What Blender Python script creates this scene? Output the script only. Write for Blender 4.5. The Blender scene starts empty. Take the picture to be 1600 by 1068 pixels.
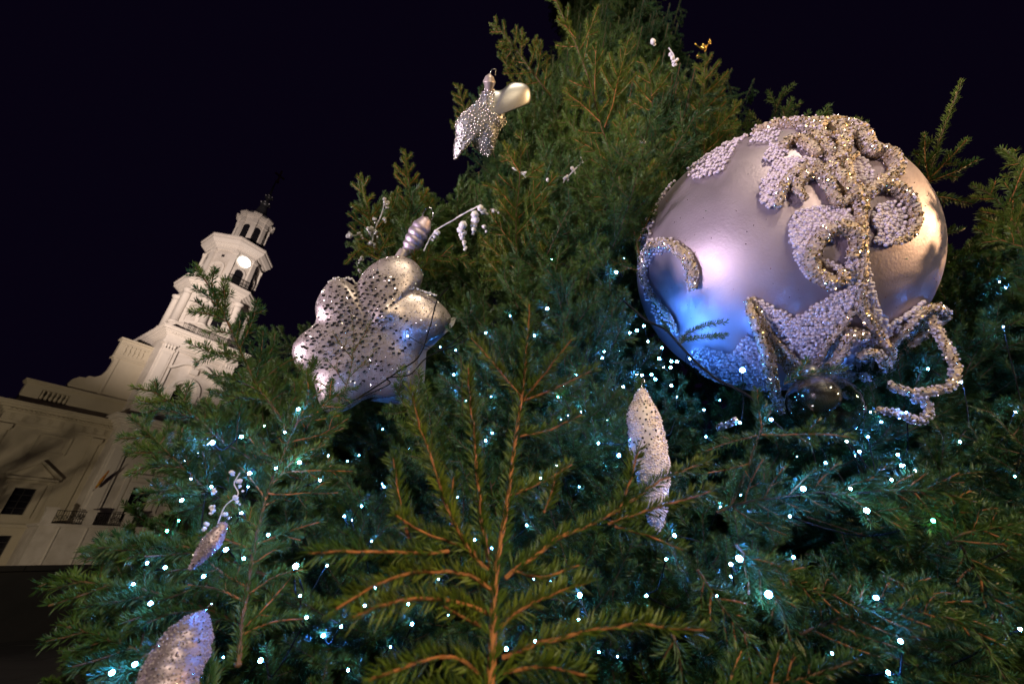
import bpy, bmesh, math, random
import numpy as np
from mathutils import Vector, Matrix, noise as mnoise
random.seed(7)
RNG = np.random.default_rng(7)
R_ = math.radians
scn = bpy.context.scene
COL = scn.collection

# ------------------------------------------------------------------ camera
EYE = Vector((0, 0, 1.6))
FPX, PITCH = 600.0, R_(28.9)
cam = bpy.data.cameras.new('camera')
cam.sensor_width = 36.0
cam.lens = 36.0 * FPX / 1600.0
cam.clip_start = 0.02
cam.clip_end = 1000
cam.dof.use_dof = True
cam.dof.focus_distance = 1.3
cam.dof.aperture_fstop = 4.0
camo = bpy.data.objects.new('camera', cam)
COL.objects.link(camo)
camo.location = EYE
camo.rotation_euler = (R_(90) + PITCH, 0, 0)
scn.camera = camo

# ------------------------------------------------------------------ night sky
w = bpy.data.worlds.new('World')
scn.world = w
w.use_nodes = True
wn = w.node_tree.nodes
bg = wn['Background']
bg.inputs[0].default_value = (0.42, 0.20, 1.0, 1)
bg.inputs[1].default_value = 0.0048

scn.view_settings.view_transform = 'Standard'
scn.view_settings.look = 'None'
scn.view_settings.exposure = 0
scn.view_settings.gamma = 1
scn.view_settings.use_curve_mapping = False
scn.cycles.max_bounces = 6
scn.cycles.transparent_max_bounces = 8
scn.cycles.use_light_tree = True
scn.cycles.sample_clamp_indirect = 4
scn.cycles.caustics_reflective = False
scn.cycles.caustics_refractive = False

# ------------------------------------------------------------------ town square lamps and added fill lamps (all outside the frame)
LAMPS = [  # kind, position, aim, colour, watts, cone, blend, source radius
    ('ground_floodlight', (-8.0, -1.3, 0.55), (1.2, 1.2, 5.5), (1.0, 0.82, 0.88), 5500, 39, .4, .95),
    ('post_lamp', (12.5, -2.5, 4.2), (1.3, 1.2, 3.0), (1.0, 0.62, 0.26), 5200, 26, 1., .35),
    ('post_lamp', (1.6, -5.5, 7.6), (0.3, 2.0, 3.0), (1.0, 0.86, 0.58), 1650, 90, .6, .22),  # added fill lamp, brightens the whole tree from behind the viewer
    ('post_lamp', (1.3, -1.7, 2.7), (0.1, 0.7, 1.7), (1.0, 0.78, 0.46), 105, 110, .7, .10),  # added low lamp, brightens the near sprig most
    ('facade_floodlight', (-17.0, -5.0, 2.0), (-36.0, 40.0, 30.0), (1.0, 0.80, 0.70), 150000, 31, 1., .3),
    ('facade_floodlight', (-30.0, 14.0, 1.2), (-41.0, 34.0, 7.0), (1.0, 0.80, 0.56), 4300, 90, .8, .2),
]

# ------------------------------------------------------------------ helpers
def ray(u, v):
    x, y = u - 800.0, 534.0 - v
    d = Vector((x, FPX * math.cos(PITCH) - y * math.sin(PITCH), y * math.cos(PITCH) + FPX * math.sin(PITCH)))
    return d.normalized()

def P(u, v, rng):
    """point on the sight line of photo pixel (u, v), rng metres away"""
    return EYE + ray(u, v) * rng

def to_px(p):
    q = Vector(p) - EYE
    c, s = math.cos(PITCH), math.sin(PITCH)
    f = q.y * c + q.z * s
    y = -q.y * s + q.z * c
    if f < 1e-4:
        return None
    return 800 + FPX * q.x / f, 534 - FPX * y / f

def mat(name, color, rough=.6, metal=0., bump=None, var=None, spec=.5, emit=None, trans=0., coords='Object', rv=None):
    m = bpy.data.materials.new(name)
    m.use_nodes = True
    nt = m.node_tree
    b = nt.nodes['Principled BSDF']
    b.inputs['Base Color'].default_value = (*color, 1)
    b.inputs['Roughness'].default_value = rough
    b.inputs['Metallic'].default_value = metal
    b.inputs['Specular IOR Level'].default_value = spec
    b.inputs['Transmission Weight'].default_value = trans
    if emit:
        b.inputs['Emission Color'].default_value = (*emit[0], 1)
        b.inputs['Emission Strength'].default_value = emit[1]
    if var or bump:
        tc = nt.nodes.new('ShaderNodeTexCoord')
    if var:      # (scale, amount, colour2)
        n = nt.nodes.new('ShaderNodeTexNoise')
        n.inputs['Scale'].default_value = var[0]
        n.inputs['Detail'].default_value = 6
        n.inputs['Roughness'].default_value = .65
        nt.links.new(tc.outputs[coords], n.inputs['Vector'])
        mr = nt.nodes.new('ShaderNodeMapRange')
        mr.inputs[1].default_value = .35
        mr.inputs[2].default_value = .68
        mr.inputs[4].default_value = var[1]
        nt.links.new(n.outputs['Fac'], mr.inputs[0])
        mx = nt.nodes.new('ShaderNodeMix')
        mx.data_type = 'RGBA'
        mx.inputs[6].default_value = (*color, 1)
        mx.inputs[7].default_value = (*var[2], 1)
        nt.links.new(mr.outputs[0], mx.inputs[0])
        nt.links.new(mx.outputs[2], b.inputs['Base Color'])
    if rv:       # (scale, roughness low, roughness high)
        n = nt.nodes.new('ShaderNodeTexNoise'); n.inputs['Scale'].default_value = rv[0]; n.inputs['Detail'].default_value = 8; n.inputs['Roughness'].default_value = .7
        nt.links.new(tc.outputs[coords], n.inputs['Vector'])
        mr = nt.nodes.new('ShaderNodeMapRange'); mr.inputs[1].default_value = .3; mr.inputs[2].default_value = .7; mr.inputs[3].default_value = rv[1]; mr.inputs[4].default_value = rv[2]
        nt.links.new(n.outputs['Fac'], mr.inputs[0]); nt.links.new(mr.outputs[0], b.inputs['Roughness'])
    if bump:     # (scale, strength, distance)
        n = nt.nodes.new('ShaderNodeTexNoise')
        n.inputs['Scale'].default_value = bump[0]
        n.inputs['Detail'].default_value = 5
        nt.links.new(tc.outputs[coords], n.inputs['Vector'])
        bp = nt.nodes.new('ShaderNodeBump')
        bp.inputs['Strength'].default_value = bump[1]
        bp.inputs['Distance'].default_value = bump[2]
        nt.links.new(n.outputs['Fac'], bp.inputs['Height'])
        nt.links.new(bp.outputs[0], b.inputs['Normal'])
    return m

def needle_mat(name, c1, c2):
    m = bpy.data.materials.new(name)
    m.use_nodes = True
    nt = m.node_tree
    b = nt.nodes['Principled BSDF']
    oi = nt.nodes.new('ShaderNodeObjectInfo')
    geo = nt.nodes.new('ShaderNodeNewGeometry')
    ns = nt.nodes.new('ShaderNodeTexNoise')
    ns.inputs['Scale'].default_value = 9
    tc = nt.nodes.new('ShaderNodeTexCoord')
    nt.links.new(tc.outputs['Object'], ns.inputs['Vector'])
    ad = nt.nodes.new('ShaderNodeMath'); ad.operation = 'MULTIPLY_ADD'
    nt.links.new(oi.outputs['Random'], ad.inputs[0])
    ad.inputs[1].default_value = .55
    sb = nt.nodes.new('ShaderNodeMath'); sb.operation = 'MULTIPLY_ADD'
    nt.links.new(ns.outputs['Fac'], sb.inputs[0])
    sb.inputs[1].default_value = 1.4
    sb.inputs[2].default_value = -.5
    nt.links.new(sb.outputs[0], ad.inputs[2])
    mx = nt.nodes.new('ShaderNodeMix'); mx.data_type = 'RGBA'
    mx.clamp_factor = True
    mx.inputs[6].default_value = (*c1, 1)
    mx.inputs[7].default_value = (*c2, 1)
    nt.links.new(ad.outputs[0], mx.inputs[0])
    nt.links.new(mx.outputs[2], b.inputs['Base Color'])
    b.inputs['Roughness'].default_value = .45
    b.inputs['Specular IOR Level'].default_value = .3
    return m

M = dict(
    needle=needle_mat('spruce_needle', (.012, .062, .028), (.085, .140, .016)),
    needle_lit=needle_mat('spruce_needle_lit', (.036, .088, .014), (.125, .158, .016)),  # brighter copy of the needles, lamplight put into the colour
    bark=mat('bark', (.16, .085, .045), .85, var=(40, 1, (.07, .045, .03)), bump=(160, .6, .002)),
    shoot=mat('young_shoot', (.42, .16, .05), .7, var=(60, .8, (.24, .09, .035)), bump=(260, .6, .001)),
    bud=mat('bud', (.5, .18, .09), .6),
    stucco=mat('stucco', (.70, .66, .61), .85, var=(.8, 1, (.50, .46, .40)), bump=(4, .25, .02)),
    stucco_trim=mat('stucco_trim', (.74, .70, .64), .8, var=(.9, .5, (.62, .58, .52))),
    render_wing=mat('wing_render', (.52, .47, .36), .9, var=(.4, .7, (.42, .38, .29)), bump=(4, .25, .02)),
    glass_dark=mat('window_glass', (.012, .012, .016), .12),
    iron=mat('wrought_iron', (.02, .02, .022), .5, .6),
    copper=mat('dark_sheet_metal', (.17, .175, .19), .4, .5, var=(2, .6, (.04, .045, .055))),
    gilt=mat('gilt', (.75, .5, .18), .3, 1.),
    clockface=mat('lit_clock_face', (.9, .9, .9), .5, emit=((1., .97, .9), 2.6)),
    paving=mat('paving', (.075, .072, .078), .75, var=(1.2, .8, (.045, .044, .05)), bump=(20, .3, .01)),
    joint=mat('paving_bed', (.03, .03, .032), .9),
    darkwall=mat('dark_stone', (.035, .032, .036), .8, var=(2, .7, (.02, .019, .022)), bump=(12, .4, .01)),
    silver=mat('mauve_silver', (.56, .48, .60), .46, .82, var=(3.5, .8, (.42, .34, .46)), bump=(140, .5, .0015), rv=(9, .42, .58)),  # darker noise patches put the dark tree's reflection into the colour
    silver2=mat('plain_silver', (.74, .64, .67), .42, .66, var=(9, .9, (.42, .35, .37)), bump=(70, .35, .002), rv=(14, .30, .55)),
    silverback=mat('matt_silver', (.55, .55, .60), .45, 1., bump=(200, .3, .001)),
    bead=mat('white_bead', (.74, .65, .80), .42, var=(30, .7, (.62, .53, .67))),
    bead_dim=mat('mauve_bead', (.50, .42, .52), .5, var=(18, 1, (.34, .28, .36))),
    bead_pink=mat('pale_pink_bead', (.88, .76, .78), .4, var=(25, .7, (.62, .52, .56))),
    beadsilver=mat('silver_bead', (.72, .68, .70), .22, 1.),
    crust=mat('glitter_crust', (.50, .42, .45), .42, .4, var=(26, 1, (.56, .42, .30)), bump=(300, .8, .003)),
    chip_gold=mat('gold_glitter', (.85, .62, .28), .18, 1.),
    chip_silver=mat('silver_glitter', (.85, .82, .84), .15, 1.),
    chip_red=mat('red_glitter', (.9, .12, .1), .15, 1.),
    chip_green=mat('green_glitter', (.1, .8, .2), .15, 1.),
    chip_violet=mat('violet_glitter', (.4, .2, .9), .15, 1.),
    gold=mat('gold_metal', (.85, .55, .16), .25, 1., bump=(40, .3, .002)),
    wire=mat('bright_wire', (.8, .78, .78), .2, 1.),
    stud=mat('dark_stud', (.03, .03, .035), .35, .3),
    cable=mat('black_cable', (.008, .008, .010), .7, spec=.15),
    socket=mat('clear_green_socket', (.02, .05, .04), .3),
    led=mat('led_bulb', (.9, .95, 1), .3, emit=((.07, .30, 1.), 400)),
    led_fill=mat('led_bulb_fill', (.9, .95, 1), .3, emit=((.09, .34, 1.), 1500)),  # stronger glow for the bulbs added to light the foliage
    led_green=mat('led_bulb_green', (.9, 1, .95), .3, emit=((.08, .9, .6), 90)),
    mirror=mat('tinted_mirror', (.80, .76, .76), .26, .85, bump=(30, .1, .002)),
    glass=mat('clear_glass', (.95, .97, 1), .03, trans=1.),
    frost=mat('frosted_crystal', (.86, .84, .90), .25, var=(30, .5, (.7, .66, .76))),
    crystal=mat('clear_crystal', (.92, .92, .95), .08, trans=.6),
    lampmetal=mat('lamp_metal', (.05, .05, .055), .5, .6),
    flagcloth=mat('flag_cloth', (.62, .42, .05), .8, var=(3, 1, (.35, .03, .03))),
)

def tag(o, label=None, cat=None, group=None, kind=None):
    if label: o['label'] = label
    if cat: o['category'] = cat
    if group: o['group'] = group
    if kind: o['kind'] = kind
    return o

def empty(name, loc=(0, 0, 0), rz=0., parent=None):
    o = bpy.data.objects.new(name, None)
    o.empty_display_size = .1
    COL.objects.link(o)
    o.location = loc
    o.rotation_euler = (0, 0, rz)
    if parent: o.parent = parent
    return o

def link(name, me, parent=None):
    o = bpy.data.objects.new(name, me)
    COL.objects.link(o)
    if parent: o.parent = parent
    return o

def mesh_np(name, V, F, mats, mi=None, smooth=False):
    """triangle mesh from arrays"""
    V = np.asarray(V, dtype=np.float32).reshape(-1, 3)
    F = np.asarray(F, dtype=np.int32).reshape(-1, 3)
    me = bpy.data.meshes.new(name)
    me.vertices.add(len(V)); me.vertices.foreach_set('co', V.ravel())
    me.loops.add(F.size); me.loops.foreach_set('vertex_index', F.ravel())
    me.polygons.add(len(F))
    me.polygons.foreach_set('loop_start', np.arange(0, F.size, 3, dtype=np.int32))
    if mi is not None:
        me.polygons.foreach_set('material_index', np.asarray(mi, dtype=np.int32))
    me.polygons.foreach_set('use_smooth', np.full(len(F), smooth, dtype=bool))
    for m in (mats if isinstance(mats, (list, tuple)) else [mats]):
        me.materials.append(m)
    me.update(calc_edges=True)
    return me

class MB:
    """collects boxes, prisms and tubes into one mesh"""
    def __init__(s): s.V = []; s.F = []; s.S = []
    def add(s, V, F, smooth=False):
        o = len(s.V)
        s.V += [tuple(v) for v in V]
        s.F += [tuple(i + o for i in f) for f in F]
        s.S += [smooth] * len(F)
        return s
    def box(s, x0, x1, y0, y1, z0, z1):
        V = [(x0,y0,z0),(x1,y0,z0),(x1,y1,z0),(x0,y1,z0),(x0,y0,z1),(x1,y0,z1),(x1,y1,z1),(x0,y1,z1)]
        return s.add(V, [(0,3,2,1),(4,5,6,7),(0,1,5,4),(1,2,6,5),(2,3,7,6),(3,0,4,7)])
    def prism_xz(s, pts, y0, y1):
        """outline in x,z (counter clockwise seen from -y) given depth y0..y1"""
        n = len(pts)
        V = [(x, y0, z) for x, z in pts] + [(x, y1, z) for x, z in pts]
        F = [tuple(range(n)), tuple(range(2 * n - 1, n - 1, -1))]
        F += [(i, i + n, (i + 1) % n + n, (i + 1) % n) for i in range(n)]
        return s.add(V, F)
    def ngon(s, cx, cy, prof, n=8, ph=22.5, smooth=False, cap=True):
        """stack of regular n-gons; prof = [(apothem, z)...]"""
        V, F = [], []
        k = 1 / math.cos(math.pi / n)
        for a, z in prof:
            for i in range(n):
                t = R_(ph + 360 / n * i)
                V.append((cx + a * k * math.cos(t), cy + a * k * math.sin(t), z))
        m = len(prof)
        for j in range(m - 1):
            for i in range(n):
                F.append((j*n+i, j*n+(i+1)%n, (j+1)*n+(i+1)%n, (j+1)*n+i))
        if cap:
            F.append(tuple(reversed(range(n)))); F.append(tuple(range((m-1)*n, m*n)))
        return s.add(V, F, smooth)
    def tube(s, pts, rad, n=6):
        V, F = tube_np(pts, rad, n)
        return s.add(V.tolist(), F.tolist(), True)
    def build(s, name, m, parent=None):
        me = bpy.data.meshes.new(name)
        me.from_pydata(s.V, [], s.F)
        me.polygons.foreach_set('use_smooth', s.S)
        for q in (m if isinstance(m, (list, tuple)) else [m]): me.materials.append(q)
        me.update()
        return link(name, me, parent)

def catmull(pts, k=6):
    pts = np.asarray([list(p) for p in pts], dtype=float)
    if len(pts) < 3:
        t = np.linspace(0, 1, k + 1)[:, None]
        return pts[0] * (1 - t) + pts[-1] * t
    q = np.vstack([2 * pts[0] - pts[1], pts, 2 * pts[-1] - pts[-2]])
    out = []
    for i in range(1, len(q) - 2):
        for t in np.linspace(0, 1, k, endpoint=False):
            out.append(.5 * (2*q[i] + (q[i+1]-q[i-1])*t + (2*q[i-1]-5*q[i]+4*q[i+1]-q[i+2])*t*t + (3*q[i]-q[i-1]-3*q[i+1]+q[i+2])*t**3))
    out.append(q[-2])
    return np.array(out)

def frames(p):
    t = np.gradient(p, axis=0)
    t /= np.linalg.norm(t, axis=1)[:, None] + 1e-12
    up = np.array([0, 0, 1.]) if abs(t[0, 2]) < .9 else np.array([1., 0, 0])
    us = np.zeros_like(t); u = up
    for i in range(len(t)):
        u = u - t[i] * np.dot(u, t[i]); u /= np.linalg.norm(u) + 1e-12
        us[i] = u
    return t, us, np.cross(t, us)

def tube_np(pts, rad, n=6, jit=0., rng=RNG):
    p = np.asarray([list(q) for q in pts], dtype=float)
    rad = np.full(len(p), rad) if np.isscalar(rad) else np.asarray(rad, dtype=float)
    if len(rad) != len(p): rad = np.interp(np.linspace(0, 1, len(p)), np.linspace(0, 1, len(rad)), rad)
    t, a, b = frames(p)
    th = np.linspace(0, 2 * np.pi, n, endpoint=False)
    r = rad[:, None] * (1 + (jit * rng.uniform(-1, 1, (len(p), n)) if jit else 0))
    V = p[:, None] + r[..., None] * (np.cos(th)[None, :, None] * a[:, None] + np.sin(th)[None, :, None] * b[:, None])
    m = len(p)
    V = np.vstack([V.reshape(-1, 3), p[0] - t[0] * rad[0] * .5, p[-1] + t[-1] * rad[-1] * .5])
    i = np.arange(n); j = (i + 1) % n
    F = []
    for k in range(m - 1):
        a0, b0, a1, b1 = k*n+i, k*n+j, (k+1)*n+i, (k+1)*n+j
        F.append(np.stack([a0, b0, b1], 1)); F.append(np.stack([a0, b1, a1], 1))
    F.append(np.stack([np.full(n, m*n), j, i], 1)); F.append(np.stack([np.full(n, m*n+1), (m-1)*n+i, (m-1)*n+j], 1))
    return V, np.vstack(F)

def ico(sub):
    bm = bmesh.new(); bmesh.ops.create_icosphere(bm, subdivisions=sub, radius=1)
    V = np.array([v.co[:] for v in bm.verts]); F = np.array([[v.index for v in f.verts] for f in bm.faces]); bm.free()
    return V, F
ICO0, ICO1 = ico(1), ico(2)
OCT = (np.array([(1,0,0),(-1,0,0),(0,1,0),(0,-1,0),(0,0,1.),(0,0,-1.)]), np.array([(0,2,4),(2,1,4),(1,3,4),(3,0,4),(2,0,5),(1,2,5),(3,1,5),(0,3,5)]))

def stamp(shape, pos, size, rng=RNG, spin=True, squash=0.):
    """copies of a small shape at points -> V, F"""
    V0, F0 = shape
    pos = np.asarray([list(q) for q in pos], dtype=float).reshape(-1, 3)
    n = len(pos)
    size = np.broadcast_to(np.asarray(size, dtype=float), (n,))
    q = rng.normal(size=(n, 4)); q /= np.linalg.norm(q, axis=1)[:, None]
    w_, x, y, z = q.T
    Rm = np.stack([1-2*(y*y+z*z), 2*(x*y-z*w_), 2*(x*z+y*w_), 2*(x*y+z*w_), 1-2*(x*x+z*z), 2*(y*z-x*w_), 2*(x*z-y*w_), 2*(y*z+x*w_), 1-2*(x*x+y*y)], 1).reshape(n, 3, 3)
    if not spin: Rm[:] = np.eye(3)
    V1 = V0[None] * (1 + squash * rng.uniform(-1, 1, (n, 1, 3)))
    V = np.einsum('nij,nkj->nki', Rm, V1) * size[:, None, None] + pos[:, None]
    F = F0[None] + (np.arange(n) * len(V0))[:, None, None]
    return V.reshape(-1, 3), F.reshape(-1, 3)

def merge(parts):
    V, F, MI, o = [], [], [], 0
    for k, (v, f) in enumerate(parts):
        V.append(v); F.append(f + o); MI.append(np.full(len(f), k)); o += len(v)
    return np.vstack(V), np.vstack(F), np.concatenate(MI)

def sample_tris(V, F, n, rng=RNG):
    V = np.asarray(V); F = np.asarray(F)
    a, b, c = V[F[:, 0]], V[F[:, 1]], V[F[:, 2]]
    N = np.cross(b - a, c - a); A = np.linalg.norm(N, axis=1)
    k = rng.choice(len(F), n, p=A / A.sum())
    r1, r2 = np.sqrt(rng.random(n)), rng.random(n)
    p = a[k] * (1 - r1)[:, None] + b[k] * (r1 * (1 - r2))[:, None] + c[k] * (r1 * r2)[:, None]
    return p, N[k] / (A[k][:, None] + 1e-12)

def thin_out(p, d):
    """keep points at least d apart; returns indices"""
    g, keep = {}, []
    for i, q in enumerate(p):
        c = tuple(int(math.floor(x / d)) for x in q)
        ok = True
        for dx in (-1, 0, 1):
            for dy in (-1, 0, 1):
                for dz in (-1, 0, 1):
                    for j in g.get((c[0]+dx, c[1]+dy, c[2]+dz), ()):
                        if sum((q[t]-p[j][t])**2 for t in range(3)) < d*d: ok = False; break
                    if not ok: break
                if not ok: break
            if not ok: break
        if ok:
            g.setdefault(c, []).append(i); keep.append(i)
    return keep

# ================================================================== GROUND
gr = MB(); gr.box(-150, 150, -120, 220, -.4, -.004)
tag(gr.build('ground', M['joint']), kind='structure')
def slab(mb, x, y, dz): return mb.box(x + .012, x + .888, y + .01, y + .59, -.004, .014 + dz)
pv, near_, prn = MB(), [], random.Random(3)
for i in range(-26, 4):
    for j in range(-2, 26):
        dz = prn.uniform(-.002, .004)
        if -11 <= i <= -1 and 1 <= j <= 16: near_.append((i*.9, j*.6, dz))
        else: slab(pv, i*.9, j*.6, dz)
pvo = tag(pv.build('paving', M['paving']), kind='structure')
smb = None
for x, y, dz in near_:
    if smb is None: o = slab(MB(), 0, 0, 0).build('paving_slab', M['paving'], pvo); smb = o.data
    else: o = link('paving_slab', smb, pvo)
    o.location = (x, y, dz)

# ================================================================== TOWN HALL
AZ = R_(30.3)
D0 = 52.0
NH = Vector((-math.cos(AZ), math.sin(AZ), 0))
HALL_RZ = R_(90 - 30.3)
hall = empty('town_hall', NH * D0, HALL_RZ)
tag(hall, 'pale baroque town hall with a tall stepped clock tower, floodlit beyond the tree', 'building')

def wall_open(mb, x0, x1, z0, z1, ops, y, depth):
    """wall face at y facing -y, with recessed openings (reveals 'depth' deep)"""
    xs = sorted({x0, x1, *[o[0] for o in ops], *[o[1] for o in ops]})
    zs = sorted({z0, z1, *[o[2] for o in ops], *[o[3] for o in ops]})
    for a, b in zip(xs, xs[1:]):
        for c, d in zip(zs, zs[1:]):
            if any(o[0] <= a and b <= o[1] and o[2] <= c and d <= o[3] for o in ops): continue
            mb.add([(a,y,c),(b,y,c),(b,y,d),(a,y,d)], [(0,1,2,3)])
    for o in ops:
        a, b, c, d = o; e = y + depth
        mb.add([(a,y,c),(b,y,c),(b,y,d),(a,y,d),(a,e,c),(b,e,c),(b,e,d),(a,e,d)], [(0,4,5,1),(1,5,6,2),(2,6,7,3),(3,7,4,0)])
    return mb

def win_rect(parent, a, b, c, d, y, bars=(2, 4)):
    f = MB(); t = .05
    f.box(a, a+t, y, y+.06, c, d).box(b-t, b, y, y+.06, c, d).box(a+t, b-t, y, y+.06, c, c+t).box(a+t, b-t, y, y+.06, d-t, d)
    for i in range(1, bars[0]):
        x = a + (b-a)*i/bars[0]; f.box(x-.03, x+.03, y+.01, y+.05, c+t, d-t)
    for i in range(1, bars[1]):
        z = c + (d-c)*i/bars[1]; f.box(a+t, b-t, y+.015, y+.045, z-.02, z+.02)
    wo = f.build('window', M['darkwall'], hall)
    MB().box(a+.01, b-.01, y+.065, y+.09, c+.01, d-.01).build('pane', M['glass_dark'], wo)
    return wo

def cornice(x0, x1, y, z0, m, name='cornice', back=.0, steps=((.10,.22),(.22,.16),(.42,.14),(.62,.22),(.80,.14)), ends=True, dent=True, ret=1.6):
    """stepped cornice along x, sides returned into the building"""
    mb = MB(); z = z0
    for out, h in steps:
        mb.box(x0 - (out if ends else 0), x1 + (out if ends else 0), y - out, y + ret, z, z + h - .004); z += h
    o = mb.build(name, m, hall)
    if dent:
        d = MB(); zz = z0 + steps[0][1] + .01
        n = int((x1 - x0) / .28)
        for i in range(n):
            x = x0 + .1 + i * (x1 - x0 - .2) / n
            d.box(x, x + .15, y - steps[1][0] - .10, y - steps[1][0] + .005, zz, zz + .13)
        dd = d.build('dentils', m, o); dd['kind'] = 'stuff'
    return o

S, ST, WR = M['stucco'], M['stucco_trim'], M['render_wing']

def make_wing(x0, x1, sgn):
    """one wing; window bay centred, gable volute towards the tower"""
    wx = x0 + (x1 - x0) * (.52 if sgn > 0 else .48)
    mb = MB()
    ops = [(wx-.63, wx+.63, 4.4, 6.4)]
    wall_open(mb, x0, x1, 3.7, 11.2, ops, 0, .35)
    ops2 = [(wx-.7, wx+.7, 1.0, 2.9)]
    wall_open(mb, x0, x1, 0, 3.7, ops2, 0, .35)
    xa, xb = (x0, x1)
    mb.add([(xa,0,0),(xa,12,0),(xa,12,13),(xa,0,13)], [(0,3,2,1)])
    mb.add([(xb,0,0),(xb,12,0),(xb,12,13),(xb,0,13)], [(0,1,2,3)])
    mb.add([(xa,12,0),(xb,12,0),(xb,12,13),(xa,12,13)], [(0,3,2,1)])
    mb.build('wall', WR, hall)
    win_rect(hall, wx-.63, wx+.63, 4.4, 6.4, .22)
    win_rect(hall, wx-.7, wx+.7, 1.0, 2.9, .22)
    # window surround, sill and pediment
    f = MB()
    f.box(wx-1.05, wx-.63, -.10, .02, 4.2, 6.75).box(wx+.63, wx+1.05, -.10, .02, 4.2, 6.75).box(wx-.63, wx+.63, -.10, .02, 6.4, 6.75)
    f.box(wx-1.45, wx-1.12, -.05, .02, 4.0, 7.0).box(wx+1.12, wx+1.45, -.05, .02, 4.0, 7.0)
    f.build('window_surround', WR, hall)
    p = MB()
    p.box(wx-1.55, wx+1.55, -.42, .02, 7.02, 7.22)
    for a, b in ((-1.62, 0), (1.62, 0)):
        p.prism_xz([(wx+min(a,b), 7.23 if a < 0 else 8.42), (wx+max(a,b), 8.42 if a < 0 else 7.23), (wx+max(a,b), 8.62 if a < 0 else 7.41), (wx+min(a,b), 7.41 if a < 0 else 8.62)], -.45, .02)
    p.prism_xz([(wx-1.4, 7.225), (wx+1.4, 7.225), (wx, 8.40)], -.12, .015)
    p.build('pediment', WR, hall)
    # raised panel above
    q = MB()
    for (a, b, c, d) in ((wx-1.1, wx+1.1, 9.25, 9.37), (wx-1.1, wx+1.1, 10.68, 10.8), (wx-1.1, wx-.98, 9.37, 10.68), (wx+.98, wx+1.1, 9.37, 10.68)):
        q.box(a, b, -.09, .02, c, d)
    q.box(wx-.72, wx+.72, -.055, .02, 9.6, 10.45)
    q.build('wall_panel', WR, hall)
    # flat pilasters
    for px in ((x0+.1, x0+.75), (x1-1.0, x1-.45)) if sgn > 0 else ((x0+.45, x0+1.0), (x1-.75, x1-.1)):
        l = MB(); l.box(px[0], px[1], -.12, .02, 3.9, 10.6); l.box(px[0]-.07, px[1]+.07, -.18, .02, 10.6, 10.75); l.box(px[0]-.12, px[1]+.12, -.24, .02, 10.75, 11.1); l.box(px[0]-.08, px[1]+.08, -.18, .02, 3.7, 3.9)
        l.build('pilaster', WR, hall)
    # entablature
    e = MB(); e.box(x0-.02, x1, -.14, .1, 11.2, 11.42); e.box(x0, x1, -.08, .1, 11.42, 12.0)
    n = 9
    for i in range(n):
        x = x0 + .35 + i * (x1-x0-.9)/(n-1)
        for k in range(3): e.box(x + k*.11, x + k*.11 + .07, -.13, -.075, 11.48, 11.94)
    e.build('frieze', WR, hall)
    cornice(x0, x1, 0, 12.0, WR, steps=((.14,.2),(.28,.2),(.52,.16),(.72,.2),(.85,.14)), ret=12.0)
    # attic with baluster panel
    def bal_panel(a, b, c, d, y, nb):
        m_ = MB()
        for i in range(nb):
            x = a + (b-a)*(i+.5)/nb; h = d-c
            m_.ngon(x, y, [(.09, c), (.06, c+.1*h), (.13, c+.35*h), (.06, c+.72*h), (.10, c+.92*h), (.10, d)], n=8, ph=0, smooth=True)
        for i in range(nb):
            pass
        o = m_.build('balusters', WR, hall); o['kind'] = 'stuff'
    at = MB()
    ax0, ax1 = (x0 + .2, x1) if sgn > 0 else (x0, x1 - .2)
    bx = (ax0 + 1.1, ax0 + 2.9) if sgn > 0 else (ax1 - 2.9, ax1 - 1.1)
    wall_open(at, ax0, ax1, 12.9, 14.75, [(bx[0], bx[1], 13.45, 14.4)], .15, .3)
    at.add([(ax0,.15,12.9),(ax1,.15,12.9),(ax1,.15,14.75),(ax0,.15,14.75),(ax0,.9,12.9),(ax1,.9,12.9),(ax1,.9,14.75),(ax0,.9,14.75)], [(0,3,7,4),(1,5,6,2),(4,7,6,5),(3,2,6,7)])
    at.build('parapet', WR, hall)
    cp = MB(); cp.box(ax0-.12, ax1, .02, 1.0, 14.752, 14.9); cp.box(ax0-.2, ax1, -.06, 1.08, 14.902, 15.05); cp.build('coping', WR, hall)
    bal_panel(bx[0], bx[1], 13.46, 14.39, .34, 6)
    # volute gable
    g = [(2.55, 15.06), (2.5, 15.5), (2.62, 15.95), (2.95, 16.3), (3.35, 16.35), (3.5, 16.6), (3.9, 16.62), (4.3, 17.0), (4.5, 17.7), (4.55, 18.7), (4.35, 19.1), (4.35, 21.0), (7.0, 21.0), (7.0, 15.06)]
    pts = [(x0 + a, b) if sgn > 0 else (x1 - a, b) for a, b in g]
    if sgn > 0: pts = pts[::-1]
    v = MB(); v.prism_xz(pts, .2, .8); v.build('gable', WR, hall)
    r = MB()
    a, b = (x0+4.25, x0+7.0) if sgn > 0 else (x1-7.0, x1-4.25)
    r.box(a, b, .08, .9, 19.0, 19.16); r.box(a-.05, b, .02, .95, 21.002, 21.2)
    r.box(a+.2, b-.35, .12, .22, 19.35, 19.5); r.box(a+.2, b-.35, .12, .22, 20.55, 20.7)
    r.build('gable_moulding', WR, hall)
    bal_panel(a+.45, b-.5, 19.5, 20.55, .19, 5)
    for x in ((x0+4.6, x0+4.85), (x1-4.85, x1-4.6))[0 if sgn > 0 else 1:][:1]:
        MB().box(x[0], x[1], .1, .22, 15.07, 18.98).build('gable_strip', WR, hall)

make_wing(5.25, 12.17, 1)
make_wing(19.43, 26.35, -1)
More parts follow.
